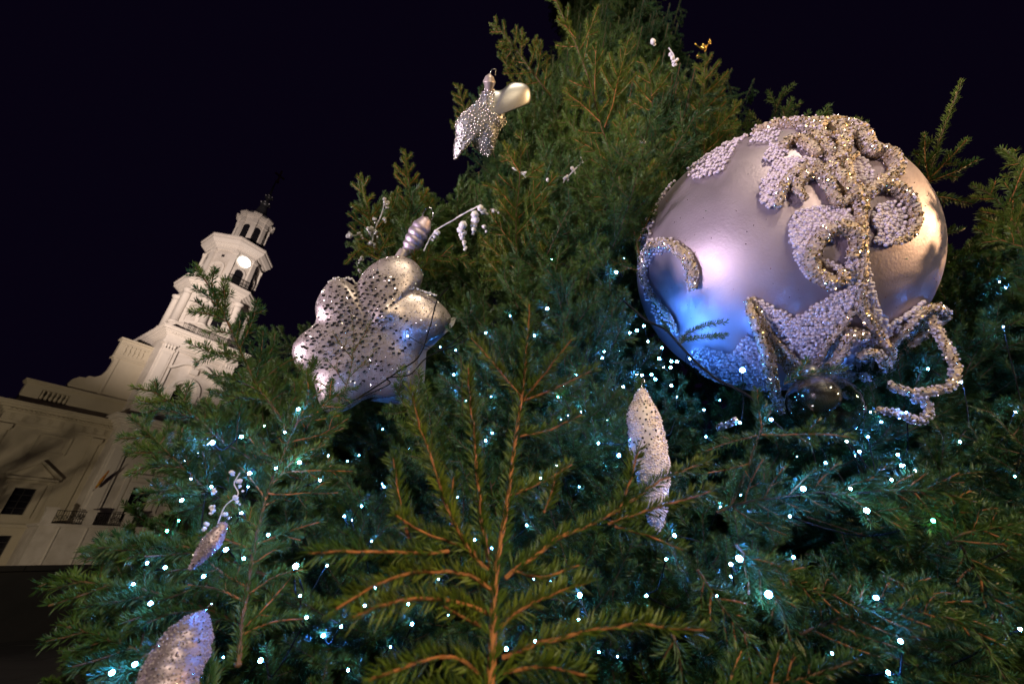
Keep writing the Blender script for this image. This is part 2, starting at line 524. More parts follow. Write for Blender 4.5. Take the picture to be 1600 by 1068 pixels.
# roofs
rf = MB()
for a, b in ((5.4, 12.1), (19.5, 26.2)):
    rf.add([(a,1,13),(b,1,13),(b,11.5,13),(a,11.5,13),(a+.2,6.2,14.6),(b,6.2,14.6)], [(0,1,5,4),(2,3,4,5),(0,4,3),(1,2,5)])
rf.build('roof', M['copper'], hall)

# ---- tower, square part
TX0, TX1, TY = 12.17, 19.43, -2.0
TC = 15.8
tw = MB()
wall_open(tw, TX0, TX1, 3.7, 13.0, [(TC-.75, TC+.75, 4.3, 7.1)], TY, .4)
wall_open(tw, TX0, TX1, 0, 3.7, [(TC-1.0, TC+1.0, 0.02, 3.0)], TY, .5)
for x, q in ((TX0, 0), (TX1, 1)):
    f = (0,3,2,1) if q == 0 else (0,1,2,3)
    tw.add([(x,TY,0),(x,5.2,0),(x,5.2,23),(x,TY,23)], [f])
tw.add([(TX0,5.2,0),(TX1,5.2,0),(TX1,5.2,23),(TX0,5.2,23)], [(0,3,2,1)])
wall_open(tw, TX0, TX1, 13.0, 23.0, [(TC-2.15, TC+2.15, 14.0, 20.9)], TY, .18)
tw.build('tower_wall', S, hall)
# niche panel with arched window
def arch_pts(cx, hw, z0, zs, n=10):
    return [(cx-hw, z0), (cx+hw, z0)] + [(cx + hw*math.cos(t), zs + hw*math.sin(t)) for t in np.linspace(0, math.pi, n)]
def arch_panel(mb, x0, x1, z0, z1, cx, hw, zb, zs, y, depth, n=12):
    """wall piece x0..x1,z0..z1 at y with an arched opening"""
    arc = [(cx + hw*math.cos(t), zs + hw*math.sin(t)) for t in np.linspace(math.pi, 0, n)]
    mb.add([(x0,y,z0),(cx-hw,y,z0),(cx-hw,y,zs),(x0,y,zs)], [(0,1,2,3)])
    mb.add([(cx+hw,y,z0),(x1,y,z0),(x1,y,zs),(cx+hw,y,zs)], [(0,1,2,3)])
    if zb > z0: mb.add([(cx-hw,y,z0),(cx+hw,y,z0),(cx+hw,y,zb),(cx-hw,y,zb)], [(0,1,2,3)])
    top = [(x0 + (x1-x0)*i/(n-1), z1) for i in range(n)]
    full = [(x0, zs)] ; 
    for i in range(n-1):
        mb.add([(arc[i][0],y,arc[i][1]),(arc[i+1][0],y,arc[i+1][1]),(top[i+1][0],y,top[i+1][1]),(top[i][0],y,top[i][1])], [(0,1,2,3)])
    mb.add([(x0,y,zs),(cx-hw,y,zs),(x0,y,z1)], [(0,1,2)])
    mb.add([(cx+hw,y,zs),(x1,y,zs),(x1,y,z1)], [(0,1,2)])
    edge = [(cx-hw, zb), *arc, (cx+hw, zb)]
    for (a, b), (c, d) in zip(edge, edge[1:]):
        mb.add([(a,y,b),(c,y,d),(c,y+depth,d),(a,y+depth,b)], [(0,1,2,3)])
    mb.add([(cx-hw,y,zb),(cx+hw,y,zb),(cx+hw,y+depth,zb),(cx-hw,y+depth,zb)], [(0,3,2,1)])
    return mb
ap = MB(); arch_panel(ap, TC-2.15, TC+2.15, 14.0, 20.9, TC-.15, .82, 14.6, 17.0, TY+.18, .75)
ap.build('niche_wall', S, hall)
MB().prism_xz(arch_pts(TC-.15, .84, 14.6, 17.0), TY+.9, TY+.95).build('niche_back', S, hall)
nw = MB().prism_xz(arch_pts(TC-.42, .36, 14.8, 16.9), TY+.80, TY+.89).build('window', M['glass_dark'], hall)
ar = MB()
for r0, r1, y0 in ((.86, 1.08, -.12), (1.10, 1.42, -.28)):
    for i in range(14):
        t0, t1 = math.pi*i/14, math.pi*(i+1)/14
        pts = [(TC-.15+r0*math.cos(t0), 17.0+r0*math.sin(t0)), (TC-.15+r1*math.cos(t0), 17.0+r1*math.sin(t0)), (TC-.15+r1*math.cos(t1), 17.0+r1*math.sin(t1)), (TC-.15+r0*math.cos(t1), 17.0+r0*math.sin(t1))]
        ar.prism_xz(pts, TY+.18+y0, TY+.17)
for sx in (-1, 1):
    x = TC-.15 + sx*1.12
    ar.box(x-.24, x+.24, TY+.02, TY+.17, 14.5, 16.7); ar.box(x-.32, x+.32, TY-.1, TY+.17, 16.7, 16.98)
ar.build('arch_moulding', ST, hall)
sw = MB()   # swan-neck pediment
for sx in (-1, 1):
    prev = None
    for i in range(13):
        t = i / 12
        x = TC - .05 + sx * (2.0 * (1 - t) + .30)
        z = 18.72 + .95 * (.5 - .5 * math.cos(math.pi * t)) + .28 * math.sin(math.pi * t) 
        h = .30
        if prev:
            a, b = (prev, (x, z)) if sx < 0 else ((x, z), prev)
            sw.prism_xz([(a[0], a[1]), (b[0], b[1]), (b[0], b[1]+h), (a[0], a[1]+h)], TY-.42, TY+.175)
        prev = (x, z)
sw.box(TC-.4, TC+.3, TY-.2, TY+.175, 18.9, 19.5)
sw.build('swan_neck_pediment', ST, hall)
# belfry pilasters and entablature
for a, b in ((TX0+.1, TX0+1.15), (TX1-1.15, TX1-.1)):
    l = MB(); l.box(a, b, TY-.16, TY+.01, 14.3, 20.6); l.box(a+.18, b-.18, TY-.22, TY-.158, 14.8, 20.2)
    l.box(a-.1, b+.1, TY-.26, TY+.01, 13.75, 14.3)
    o = l.build('pilaster', ST, hall)
    c = MB(); c.box(a-.06, b+.06, TY-.24, TY+.01, 20.602, 20.75)
    for k in range(4):
        x = a + .13 + k * (b-a-.26)/3
        c.ngon(x, TY-.24, [(.06, 20.76), (.10, 20.95), (.15, 21.15), (.12, 21.22)], n=8, ph=0, smooth=True)
    c.box(a-.14, b+.14, TY-.36, TY+.01, 21.23, 21.36)
    c.build('capital', ST, o)
fr = MB()
for a, b in ((TC-2.35, TC-2.15), (TC+2.15, TC+2.35)): fr.box(a, b, TY-.08, TY+.01, 13.9, 21.0)
fr.box(TC-2.15, TC+2.15, TY-.08, TY+.01, 20.9, 21.0)
fr.build('panel_frame', ST, hall)
en = MB(); en.box(TX0-.12, TX1+.12, TY-.2, TY+.5, 21.37, 21.7); en.box(TX0-.06, TX1+.06, TY-.14, TY+.5, 21.7, 22.25); en.build('frieze', ST, hall)
cornice(TX0, TX1, TY, 22.25, ST, steps=((.18,.16),(.32,.16),(.5,.14),(.75,.2),(.9,.14)), ret=7.2)
# main cornice of the tower front
en = MB(); en.box(TX0-.1, TX1+.1, TY-.18, TY+.9, 11.2, 11.45); en.box(TX0-.05, TX1+.05, TY-.1, TY+.9, 11.45, 12.25)
for i in range(8):
    x = TX0 + .5 + i*.92
    for k in range(3): en.box(x+k*.12, x+k*.12+.08, TY-.16, TY-.095, 11.52, 12.15)
en.build('frieze', ST, hall)
cornice(TX0, TX1, TY, 12.25, ST, steps=((.18,.2),(.34,.2),(.56,.16),(.85,.24),(1.0,.16)), ret=2.0)
MB().box(TX0, TX1, TY-.02, TY+.3, 13.215, 13.75).build('plinth', S, hall)
for a, b in ((TX0+.05, TX0+1.2), (TX1-1.2, TX1-.05)):
    l = MB(); l.box(a, b, TY-.18, TY+.01, 4.2, 10.6); l.box(a+.2, b-.2, TY-.24, TY-.178, 4.7, 10.2); l.box(a-.1, b+.1, TY-.28, TY+.01, 10.6, 11.15); l.box(a-.1, b+.1, TY-.28, TY+.01, 3.72, 4.2)
    l.build('pilaster', ST, hall)
win_rect(hall, TC-.75, TC+.75, 4.3, 7.1, TY+.22, (2, 5))
f = MB()
for sx in (-1, 1):
    a, b = sorted((TC+sx*.78, TC+sx*1.2)); f.box(a, b, TY-.14, TY+.01, 4.1, 7.5)
    a, b = sorted((TC+sx*1.3, TC+sx*1.62)); f.box(a, b, TY-.1, TY+.01, 4.0, 7.9)
f.box(TC-.78, TC+.78, TY-.14, TY+.01, 7.1, 7.5)
f.build('window_surround', ST, hall)
p = MB(); p.box(TC-1.95, TC+1.95, TY-.5, TY+.01, 7.95, 8.2)
p.prism_xz([(TC-2.0, 8.21), (TC, 9.25), (TC, 9.45), (TC-2.0, 8.42)], TY-.55, TY+.01); p.prism_xz([(TC, 9.25), (TC+2.0, 8.21), (TC+2.0, 8.42), (TC, 9.45)], TY-.55, TY+.01)
p.prism_xz([(TC-1.8, 8.205), (TC+1.8, 8.205), (TC, 9.2)], TY-.15, TY+.01)
p.build('pediment', ST, hall)

# ---- ground floor porch and balcony
pb = MB(); wall_open(pb, 10.05, 19.6, 0, 3.55, [(14.6, 16.8, .02, 2.9)], -3.2, .5)
pb.add([(10.05,-3.2,0),(10.05,0,0),(10.05,0,3.55),(10.05,-3.2,3.55)], [(0,3,2,1)])
pb.add([(19.6,-3.2,0),(19.6,0,0),(19.6,0,3.55),(19.6,-3.2,3.55)], [(0,1,2,3)])
pb.add([(14.6,-2.72,0),(16.8,-2.72,0),(16.8,-2.72,2.9),(14.6,-2.72,2.9)], [(0,1,2,3)])
pb.build('porch_wall', S, hall)
MB().box(9.9, 19.75, -3.4, -.01, 3.552, 3.75).build('balcony_floor', S, hall)
for x in (11.2, 12.9, 18.3):
    MB().box(x-.04, x+.04, -3.26, -3.19, .1, 3.5).build('wall_strip', ST, hall)
for x in (10.3, 12.75, 15.3, 17.4, 19.3):
    l = MB(); l.box(x-.3, x+.3, -3.3, -2.9, 3.752, 4.75); l.box(x-.38, x+.38, -3.36, -2.84, 4.752, 4.9)
    l.build('pedestal', S, hall)
def railing(x0, x1, y, z0, z1, parent=hall):
    m_ = MB(); m_.box(x0, x1, y-.03, y+.03, z1-.05, z1); m_.box(x0, x1, y-.02, y+.02, z0+.08, z0+.12)
    n = max(2, int((x1-x0)/.14))
    for i in range(n):
        x = x0 + (x1-x0)*(i+.5)/n
        m_.box(x-.015, x+.015, y-.012, y+.012, z0+.12, z1-.05)
        if i % 2 == 0:
            c = [(x + .1*math.cos(t), y, z0 + .5*(z1-z0) + .16*math.sin(t)) for t in np.linspace(0, 2*math.pi, 9)]
            m_.tube(c, .018, 4)
    return m_.build('iron_railing', M['iron'], parent)
for a, b in ((10.6, 12.45), (13.05, 15.0), (15.6, 17.1), (17.7, 19.0)): railing(a, b, -3.1, 3.75, 4.75)
sk = MB(); wall_open(sk, 5.25, 10.05, 3.45, 3.7, [], -.3, .1); sk.box(5.2, 10.04, -.35, -.001, 3.45, 3.72); sk.build('string_course', WR, hall)

# ---- upper tower stages
TYC = 1.6
def ring_faces(a, cx, cy, z, faces=range(8)):
    """midpoint and outward direction for each octagon face (0 faces the square)"""
    for k in faces:
        t = R_(-90 + 45*k)
        yield k, Vector((cx + a*math.cos(t), cy + a*math.sin(t), z)), t
st2 = MB(); cx = 16.0
st2.ngon(cx, TYC, [(3.75, 23.06), (3.75, 24.5), (3.85, 24.52), (3.85, 24.7)]); st2.build('stage_base', S, hall)
b2 = MB(); b2.ngon(cx, TYC, [(3.15, 24.71), (3.15, 29.3)]); b2.build('stage_wall', S, hall)
e2 = MB(); e2.ngon(cx, TYC, [(3.45, 29.3), (3.45, 29.6), (3.36, 29.62), (3.36, 30.1), (3.55, 30.12), (3.6, 30.3), (3.8, 30.32), (3.85, 30.5), (4.15, 30.55), (4.15, 30.9), (4.25, 30.92), (4.25, 31.1), (3.6, 31.3)])
e2.build('cornice', ST, hall)
for k in range(8):                                     # columns at the octagon corners
    t = R_(-90 + 22.5 + 45*k); r = 3.62
    x, y = cx + r*math.cos(t), TYC + r*math.sin(t)
    c = MB(); c.ngon(x, y, [(.52, 24.71), (.52, 24.85), (.44, 24.95), (.40, 25.0), (.37, 28.6), (.44, 28.7), (.36, 28.75), (.40, 28.95), (.55, 29.2), (.55, 29.29)], n=16, ph=0, smooth=True)
    c.build('column', ST, hall)
for k, m_, t in ring_faces(3.15, cx, TYC, 0):
    q = empty('panel', (m_.x, m_.y, 0), t + R_(90), hall)
    a = MB(); arch_panel(a, -.95, .95, 24.75, 29.2, 0, .55, 25.2, 27.3, -.16, .12)
    a.build('arch_face', ST, q)
    MB().prism_xz(arch_pts(0, .54, 25.2, 27.3), -.06, -.03).build('niche_back', M['glass_dark'] if k % 2 == 0 else S, q)
for k, m_, t in ring_faces(3.72, cx, TYC, 0, (7, 0, 1)):
    pass
railn = MB()
for sx in np.arange(13.0, 18.9, .16):
    railn.box(sx-.015, sx+.015, -2.45, -2.42, 23.06, 24.0)
railn.box(12.9, 19.0, -2.46, -2.41, 24.0, 24.06); railn.box(12.9, 19.0, -2.46, -2.41, 23.2, 23.24)
railn.build('iron_railing', M['iron'], hall)

cx3 = 16.15
b3 = MB(); b3.ngon(cx3, TYC, [(3.0, 31.25), (3.0, 31.9), (2.95, 31.92), (2.95, 36.6)]); b3.build('clock_stage_wall', S, hall)
e3 = MB(); e3.ngon(cx3, TYC, [(3.1, 36.3), (3.1, 36.5), (3.02, 36.52), (3.02, 36.9), (3.2, 36.95), (3.3, 37.15), (3.5, 37.2), (3.8, 37.6), (3.8, 37.95), (3.92, 37.97), (3.92, 38.2), (3.4, 38.5), (2.6, 38.6)])
e3.build('cornice', ST, hall)
for k in range(8):
    t = R_(-90 + 22.5 + 45*k); r = 3.22
    q = empty('corner_pilaster', (cx3 + r*math.cos(t), TYC + r*math.sin(t), 0), t + R_(90), hall)
    c = MB(); c.box(-.28, .28, -.12, .3, 31.9, 35.9); c.box(-.36, .36, -.2, .3, 31.3, 31.9); c.box(-.36, .36, -.2, .3, 35.9, 36.28)
    c.build('shaft', ST, q)
for k, m_, t in ring_faces(2.95, cx3, TYC, 0):
    front = k in (0, 4)
    q = empty('clock_bay' if front else 'window_bay', (m_.x, m_.y, 0), t + R_(90), hall)
    MB().prism_xz(arch_pts(0, .5, 31.95, 33.6), -.04, -.01).build('door', M['glass_dark'] if k % 2 == 0 else S, q)
    a = MB()
    for i in range(10):
        t0, t1 = math.pi*i/10, math.pi*(i+1)/10
        a.prism_xz([(.52*math.cos(t0), 33.6+.52*math.sin(t0)), (.72*math.cos(t0), 33.6+.72*math.sin(t0)), (.72*math.cos(t1), 33.6+.72*math.sin(t1)), (.52*math.cos(t1), 33.6+.52*math.sin(t1))], -.16, -.005)
    for sx in (-1, 1): a.box(min(sx*.52, sx*.72), max(sx*.52, sx*.72), -.12, -.005, 31.95, 33.58)
    a.build('arch_moulding', ST, q)
    if front:
        cf = MB(); cf.add([(.78*math.cos(a_), -.16, 35.45+.78*math.sin(a_)) for a_ in np.linspace(0, 2*math.pi, 32, endpoint=False)] + [(.78*math.cos(a_), -.02, 35.45+.78*math.sin(a_)) for a_ in np.linspace(0, 2*math.pi, 32, endpoint=False)],
                           [tuple(range(32))] + [(i, i+32, (i+1) % 32+32, (i+1) % 32) for i in range(32)])
        cf.build('clock_face', M['clockface'], q)
        rg = MB(); rg.tube([(.84*math.cos(a_), -.12, 35.45+.84*math.sin(a_)) for a_ in np.linspace(0, 2*math.pi, 33)], .06, 6); rg.build('clock_rim', ST, q)
        railing(-1.25, 1.25, -.75, 31.3, 32.5, q)
    else:
        MB().box(-.16, .16, -.05, -.005, 35.2, 35.55).build('vent', M['glass_dark'], q)
        MB().box(-.2, .2, -.05, -.005, 32.4, 32.9).build('vent', M['glass_dark'], q)

cx4 = 16.55
b4 = MB(); b4.ngon(cx4, TYC, [(2.0, 38.6), (2.0, 39.4), (1.72, 39.42), (1.72, 43.9)]); b4.build('lantern_wall', S, hall)
for k, m_, t in ring_faces(1.72, cx4, TYC, 0):
    q = empty('lantern_bay', (m_.x, m_.y, 0), t + R_(90), hall)
    MB().prism_xz(arch_pts(0, .40, 39.7, 42.2), -.03, -.006).build('opening', M['glass_dark'], q)
    a = MB()
    for i in range(8):
        t0, t1 = math.pi*i/8, math.pi*(i+1)/8
        a.prism_xz([(.41*math.cos(t0), 42.2+.41*math.sin(t0)), (.54*math.cos(t0), 42.2+.54*math.sin(t0)), (.54*math.cos(t1), 42.2+.54*math.sin(t1)), (.41*math.cos(t1), 42.2+.41*math.sin(t1))], -.1, -.005)
    for sx in (-1, 1): a.box(min(sx*.41, sx*.54), max(sx*.41, sx*.54), -.08, -.005, 39.7, 42.19)
    a.build('arch_moulding', ST, q)
    t2 = R_(-90 + 22.5 + 45*k); r = 1.78
    q2 = empty('buttress', (cx4 + r*math.cos(t2), TYC + r*math.sin(t2), 0), t2 + R_(90), hall)
    c = MB(); c.box(-.26, .26, -.22, .25, 39.0, 42.9); c.box(-.33, .33, -.3, .25, 42.9, 43.1); c.box(-.30, .30, -.26, .25, 43.1, 43.9); c.box(-.40, .40, -.42, .3, 43.9, 44.1); c.box(-.46, .46, -.54, .35, 44.1, 44.35); c.box(-.52, .52, -.64, .4, 44.35, 44.6)
    c.build('pier', ST, q2)
e4 = MB(); e4.ngon(cx4, TYC, [(1.82, 43.1), (1.82, 43.85), (2.0, 43.9), (2.0, 44.1), (2.2, 44.12), (2.2, 44.5), (1.9, 44.7)]); e4.build('cornice', ST, hall)
dm = MB(); dm.ngon(cx4+.05, TYC, [(2.15, 44.62), (1.95, 45.1), (1.4, 45.6), (.95, 46.1), (.7, 46.8), (.6, 47.4), (.5, 47.9), (.3, 48.2)], n=16, smooth=True)
dm.build('spire_roof', M['copper'], hall)
sp = MB(); sp.ngon(cx4+.15, TYC, [(.28, 48.1), (.2, 50), (.12, 52.2), (.05, 54.2)], n=8, smooth=True); sp.build('spire_needle', M['copper'], hall)
for x, z, r in ((cx4+.1, 48.6, .62), (cx4+.2, 50.2, .5)):
    o = MB(); o.ngon(x, TYC, [(r*math.sin(a_), z - r*math.cos(a_)) for a_ in np.linspace(.1, math.pi-.1, 9)], n=14, smooth=True); o.build('spire_ball', M['copper'], hall)
    for k in range(6):
        t = k*math.pi/3; g = MB(); g.ngon(x + .8*r*math.cos(t)*1.2, TYC + .8*r*math.sin(t)*1.2, [(.2*math.sin(a_), z-.2*math.cos(a_)) for a_ in np.linspace(.1, math.pi-.1, 6)], n=8, smooth=True)
        g.build('scroll', M['silverback'], hall)
cr = MB(); xx = cx4+.35
cr.ngon(xx, TYC, [(.28*math.sin(a_), 54.0-.28*math.cos(a_)) for a_ in np.linspace(.1, math.pi-.1, 8)], n=12, smooth=True)
cr.box(xx-.12, xx+.12, TYC-.1, TYC+.1, 54.2, 56.5); cr.box(xx-.75, xx+.75, TYC-.1, TYC+.1, 55.25, 55.5)
for x, z in ((xx-.62, 55.38), (xx+.62, 55.38), (xx, 56.45)): cr.ngon(x, TYC, [(.16*math.sin(a_), z-.16*math.cos(a_)) for a_ in np.linspace(.1, math.pi-.1, 6)], n=8, smooth=True)
cr.build('cross', M['gilt'], hall)

# flag on the tower corner
fl = empty('furled_flag', (0, 0, 0))

fl.location = (Matrix.Translation(hall.location) @ Matrix.Rotation(HALL_RZ, 4, 'Z')) @ Vector((12.3, -2.3, 7.0))
fl.rotation_euler = (0, 0, HALL_RZ)
tag(fl, 'small furled yellow and red flag on a slanted pole at the corner of the tower', 'flag')
MB().tube([(0, .1, -.6), (.1, -.5, .4), (.2, -1.1, 1.4)], .03, 6).build('flag_pole', M['stucco_trim'], fl)
MB().tube([(.05, -.3, -.3), (.12, -.5, .3), (.18, -.95, 1.1)], [.07, .16, .10, .05], 8).build('flag_cloth', M['flagcloth'], fl)

# ---- dark low wall in front of the hall
lw = empty('low_wall', (Matrix.Rotation(HALL_RZ, 4, 'Z') @ Vector((0, 14, 0))), HALL_RZ)
tag(lw, 'low dark stone wall running across the square below the town hall', 'wall')
MB().box(-12, 20, 0, .5, 0, 1.28).build('wall_body', M['darkwall'], lw)
for i in range(32):
    MB().box(-12+i+.006, -11+i-.006, -.06, .56, 1.283, 1.38).build('coping_stone', M['darkwall'], lw)

# ================================================================== CHRISTMAS TREE (a leaning cone of spruce boughs)
SC = 1.25
CB = Vector((.139*3.3*SC, .99*3.3*SC, 0)); CR = 2.67*SC
CA = Vector((1.93*SC, 2.56*SC, 0)); CH = 11.9*SC          # apex height above eye level
def cone_at(z):
    """centre and radius of the crown z metres above eye level"""
    k = z / CH
    return CB.lerp(CA, k), CR * (1 - k)
def crown_range(u, v):
    d = ray(u, v); t = .02
    while t < 25:
        c, r = cone_at(d.z * t)
        if (d.x*t - c.x)**2 + (d.y*t - c.y)**2 < r*r and d.z*t < CH: return t
        t += .01
    return None

def twig_mesh(twigs, dens, nl, nw, rng, wood_n=5, up=.25):
    """twigs: list of (points, r0, r1, bare) -> wood (V,F), needles (V,F)"""
    WV, WF, NV, NF, ow, on = [], [], [], [], 0, 0
    for pts, r0, r1, bare in twigs:
        pts = np.asarray(pts, dtype=float)
        V, F = tube_np(pts, np.linspace(r0, r1, len(pts)), wood_n)
        WV.append(V); WF.append(F + ow); ow += len(V)
        seg = np.linalg.norm(np.diff(pts, axis=0), axis=1); L = np.concatenate([[0], np.cumsum(seg)])
        n = int(dens * L[-1] * (1 - bare))
        if n < 3: continue
        s = L[-1] * (bare + (1 - bare) * np.sort(rng.random(n)))
        t, a, b = frames(pts)
        def ip(x): return np.stack([np.interp(s, L, x[:, k]) for k in range(3)], 1)
        p, t, a, b = ip(pts), ip(t), ip(a), ip(b)
        t /= np.linalg.norm(t, axis=1)[:, None]
        ph = rng.uniform(0, 2*np.pi, n)
        rad = np.cos(ph)[:, None]*a + np.sin(ph)[:, None]*b
        # thin out the underside
        keep = (rad[:, 2] > -.35) | (rng.random(n) < .45)
        p, t, rad, s = p[keep], t[keep], rad[keep], s[keep]; n = len(p)
        al = rng.normal(.92, .16, n)
        al = np.clip(al - .35*np.clip((s/L[-1]-.9)*10, 0, 1), .25, 1.3)
        d = t*np.cos(al)[:, None] + rad*np.sin(al)[:, None]
        d[:, 2] += up * rng.random(n)
        d /= np.linalg.norm(d, axis=1)[:, None]
        ll = nl * rng.uniform(.72, 1.12, n) * (1 - .3*np.clip((s/L[-1]-.92)*12, 0, 1))
        q1 = np.cross(d, t); q1 /= np.linalg.norm(q1, axis=1)[:, None] + 1e-9
        q2 = np.cross(d, q1)
        base = p + rad * r1
        tip = base + d*ll[:, None]; tip[:, 2] += .08 * ll * rng.normal(size=n)
        mid = base + d*(ll*.45)[:, None]
        w_ = nw * .5
        v = np.stack([base, mid + q1*w_, mid - q1*w_*.5 + q2*w_*.87, mid - q1*w_*.5 - q2*w_*.87, tip], 1).reshape(-1, 3)
        f0 = np.array([(0,1,2),(0,2,3),(0,3,1),(4,2,1),(4,3,2),(4,1,3)])
        f = (f0[None] + (np.arange(n)*5)[:, None, None]).reshape(-1, 3)
        NV.append(v); NF.append(f + on); on += len(v)
    return (np.vstack(WV), np.vstack(WF)), (np.vstack(NV) if NV else np.zeros((0, 3)), np.vstack(NF) if NF else np.zeros((0, 3), int))

def side_shoots(stem, nrm, n, lenf, rng, ang=52, r=.0012, start=.12, up=.15, depth=1, sub=3.4, subl=.42, jit=9):
    """alternate side shoots of a bough lying across nrm; returns twigs"""
    stem = np.asarray(stem, dtype=float); nrm = np.asarray(nrm, dtype=float)
    seg = np.linalg.norm(np.diff(stem, axis=0), axis=1); L = np.concatenate([[0], np.cumsum(seg)]); T = L[-1]
    tg = np.gradient(stem, axis=0); tg /= np.linalg.norm(tg, axis=1)[:, None]
    out = []
    for i in range(n):
        f = start + (1 - start) * (i + rng.uniform(.1, .6)) / n
        if f > .97: continue
        p = np.array([np.interp(f*T, L, stem[:, k]) for k in range(3)])
        t = np.array([np.interp(f*T, L, tg[:, k]) for k in range(3)]); t /= np.linalg.norm(t)
        sd = np.cross(nrm, t); sd /= np.linalg.norm(sd) + 1e-9
        s = 1 if i % 2 else -1
        a = math.radians(ang + rng.normal(0, jit))
        d = t*math.cos(a) + sd*s*math.sin(a) + nrm*rng.normal(.02, .22)
        ln = T * lenf * (1.05 - f) ** .75 * rng.uniform(.65, 1.15)
        if ln < .018: continue
        k = 6 if depth else 5
        tt = np.linspace(0, 1, k)[:, None]
        pts = p + d*ln*tt + t*ln*.22*tt**2 + np.array([0, 0, up*ln])*tt**2
        out.append((pts, r * (1.0 if depth else .7), r*.55, .0))
        if depth and ln > .05:
            out += side_shoots(pts, nrm, max(2, int(sub * ln / .12)), subl, rng, ang, r*.8, .2, up*.5, depth-1, sub, subl, jit)
    return out

def bough(rng, L=.55, wide=.42, n=15, curve=.08, lift=.1):
    """generic bough along +Y in its own space"""
    t = np.linspace(0, 1, 9)[:, None]
    stem = np.array([0, 1., 0])*t*L + np.array([rng.normal(0, .05), 0, 0])*L*t**2 + np.array([0, 0, lift*L])*t**2 - np.array([0, 0, curve*L])*np.sin(t*np.pi)
    tw = [(stem, .0030, .0010, .0)]
    tw += side_shoots(stem, (0, 0, 1), n, wide, rng, up=.1)
    return tw

VARS = []
for i in range(9):
    r = np.random.default_rng(100 + i)
    L = (.55, .5, .62, .48, .58, .42, .52, .60, .36)[i]
    tw = bough(r, L, (.46, .5, .4, .52, .38, .55, .44, .42, .5)[i], (12, 11, 14, 11, 13, 10, 12, 12, 9)[i], r.uniform(0, .16), (-.3, .25, .1, -.12, .3, .0, .18, -.22, .12)[i])
    wd, nd = twig_mesh(tw, 1900, .0190, .0021, r, 4)
    mw = mesh_np('branch', wd[0], wd[1], M['bark'])
    mn = mesh_np('needles', nd[0], nd[1], M['needle'])
    VARS.append((mw, mn, L))

tree = empty('christmas_tree', (CB.x, CB.y, 0))
tag(tree, 'tall spruce Christmas tree hung with huge silver baubles and blue-white fairy lights', 'tree')
tree_inv = Matrix.Translation((-CB.x, -CB.y, 0))
tk = MB()
tk.tube([(0, 0, 0), (0, 0, .5), *[((CA-CB).x*k, (CA-CB).y*k, 1.6 + CH*k) for k in (0, .2, .4, .6, .8, .97)]], [.22, .19, .16, .13, .10, .07, .04, .015], 14)
tk.build('trunk', M['bark'], tree)

# things that hang in the tree: (centre pixel, range, angular radius) - no bough in front of them
HANG = [((1205, 405), 1.79, 15.0), ((575, 520), 1.62, 12.0), ((765, 190), 2.45, 7.0), ((1010, 690), .98, 4.6), ((655, 362), 1.75, 3.4),
        ((290, 1010), .8, 4.6), ((322, 850), .8, 3.6), ((355, 785), .84, 4.0), ((1300, 600), 1.5, 10.0), ((1440, 580), 1.55, 6.0), ((745, 350), 1.7, 2.2), ((1112, 560), 1.6, 6.0), ((1200, 610), 1.5, 6.0), ((1028, 560), 1.42, 3.6)]
HD = [(ray(*c), rg, math.cos(R_(a))) for c, rg, a in HANG]
BALL_C, BALL_R = P(1194, 415, 1.79), .466
KEEP = [(BALL_C, BALL_R + .02), (P(575, 520, 1.66), .22), (P(765, 190, 2.6), .17)]
# open views past the crown's edge: the square, the tower and the night sky (photo outline of the crown)
EDGE = [(870, -40), (835, 60), (775, 60), (740, 145), (705, 185), (700, 250), (640, 285), (590, 320), (565, 380), (548, 425), (500, 450), (410, 505), (330, 560), (255, 655), (225, 730), (230, 790), (150, 850), (110, 900), (85, 980), (60, 1200)]
EDGE_R = [(1128, -40), (1150, 60), (1205, 130), (1260, 165), (1350, 215), (1400, 240), (1460, 265), (1530, 290), (1600, 260), (1750, 300)]
def outside(u, v):
    if v < EDGE[-1][1]:
        for (x0, y0), (x1, y1) in zip(EDGE, EDGE[1:]):
            if y0 <= v <= y1 and u < x0 + (x1-x0)*(v-y0)/(y1-y0+1e-9): return True
    if u > 1100:
        for (x0, y0), (x1, y1) in zip(EDGE_R, EDGE_R[1:]):
            if x0 <= u <= x1 and v < y0 + (y1-y0)*(u-x0)/(x1-x0): return True
    return False

def clear(pts):
    bad = 0
    for p in pts:
        q = p - EYE; dist = q.length
        if dist < .50: return False
        d = q / dist
        for hd, rg, ca in HD:
            if dist < rg and d.dot(hd) > ca: return False
        for c, r in KEEP:
            if (p - c).length < r: return False
        if q.y > 0 or q.z > 0:
            px = to_px(p)
            if px and outside(*px): bad += 1
    return bad < 1

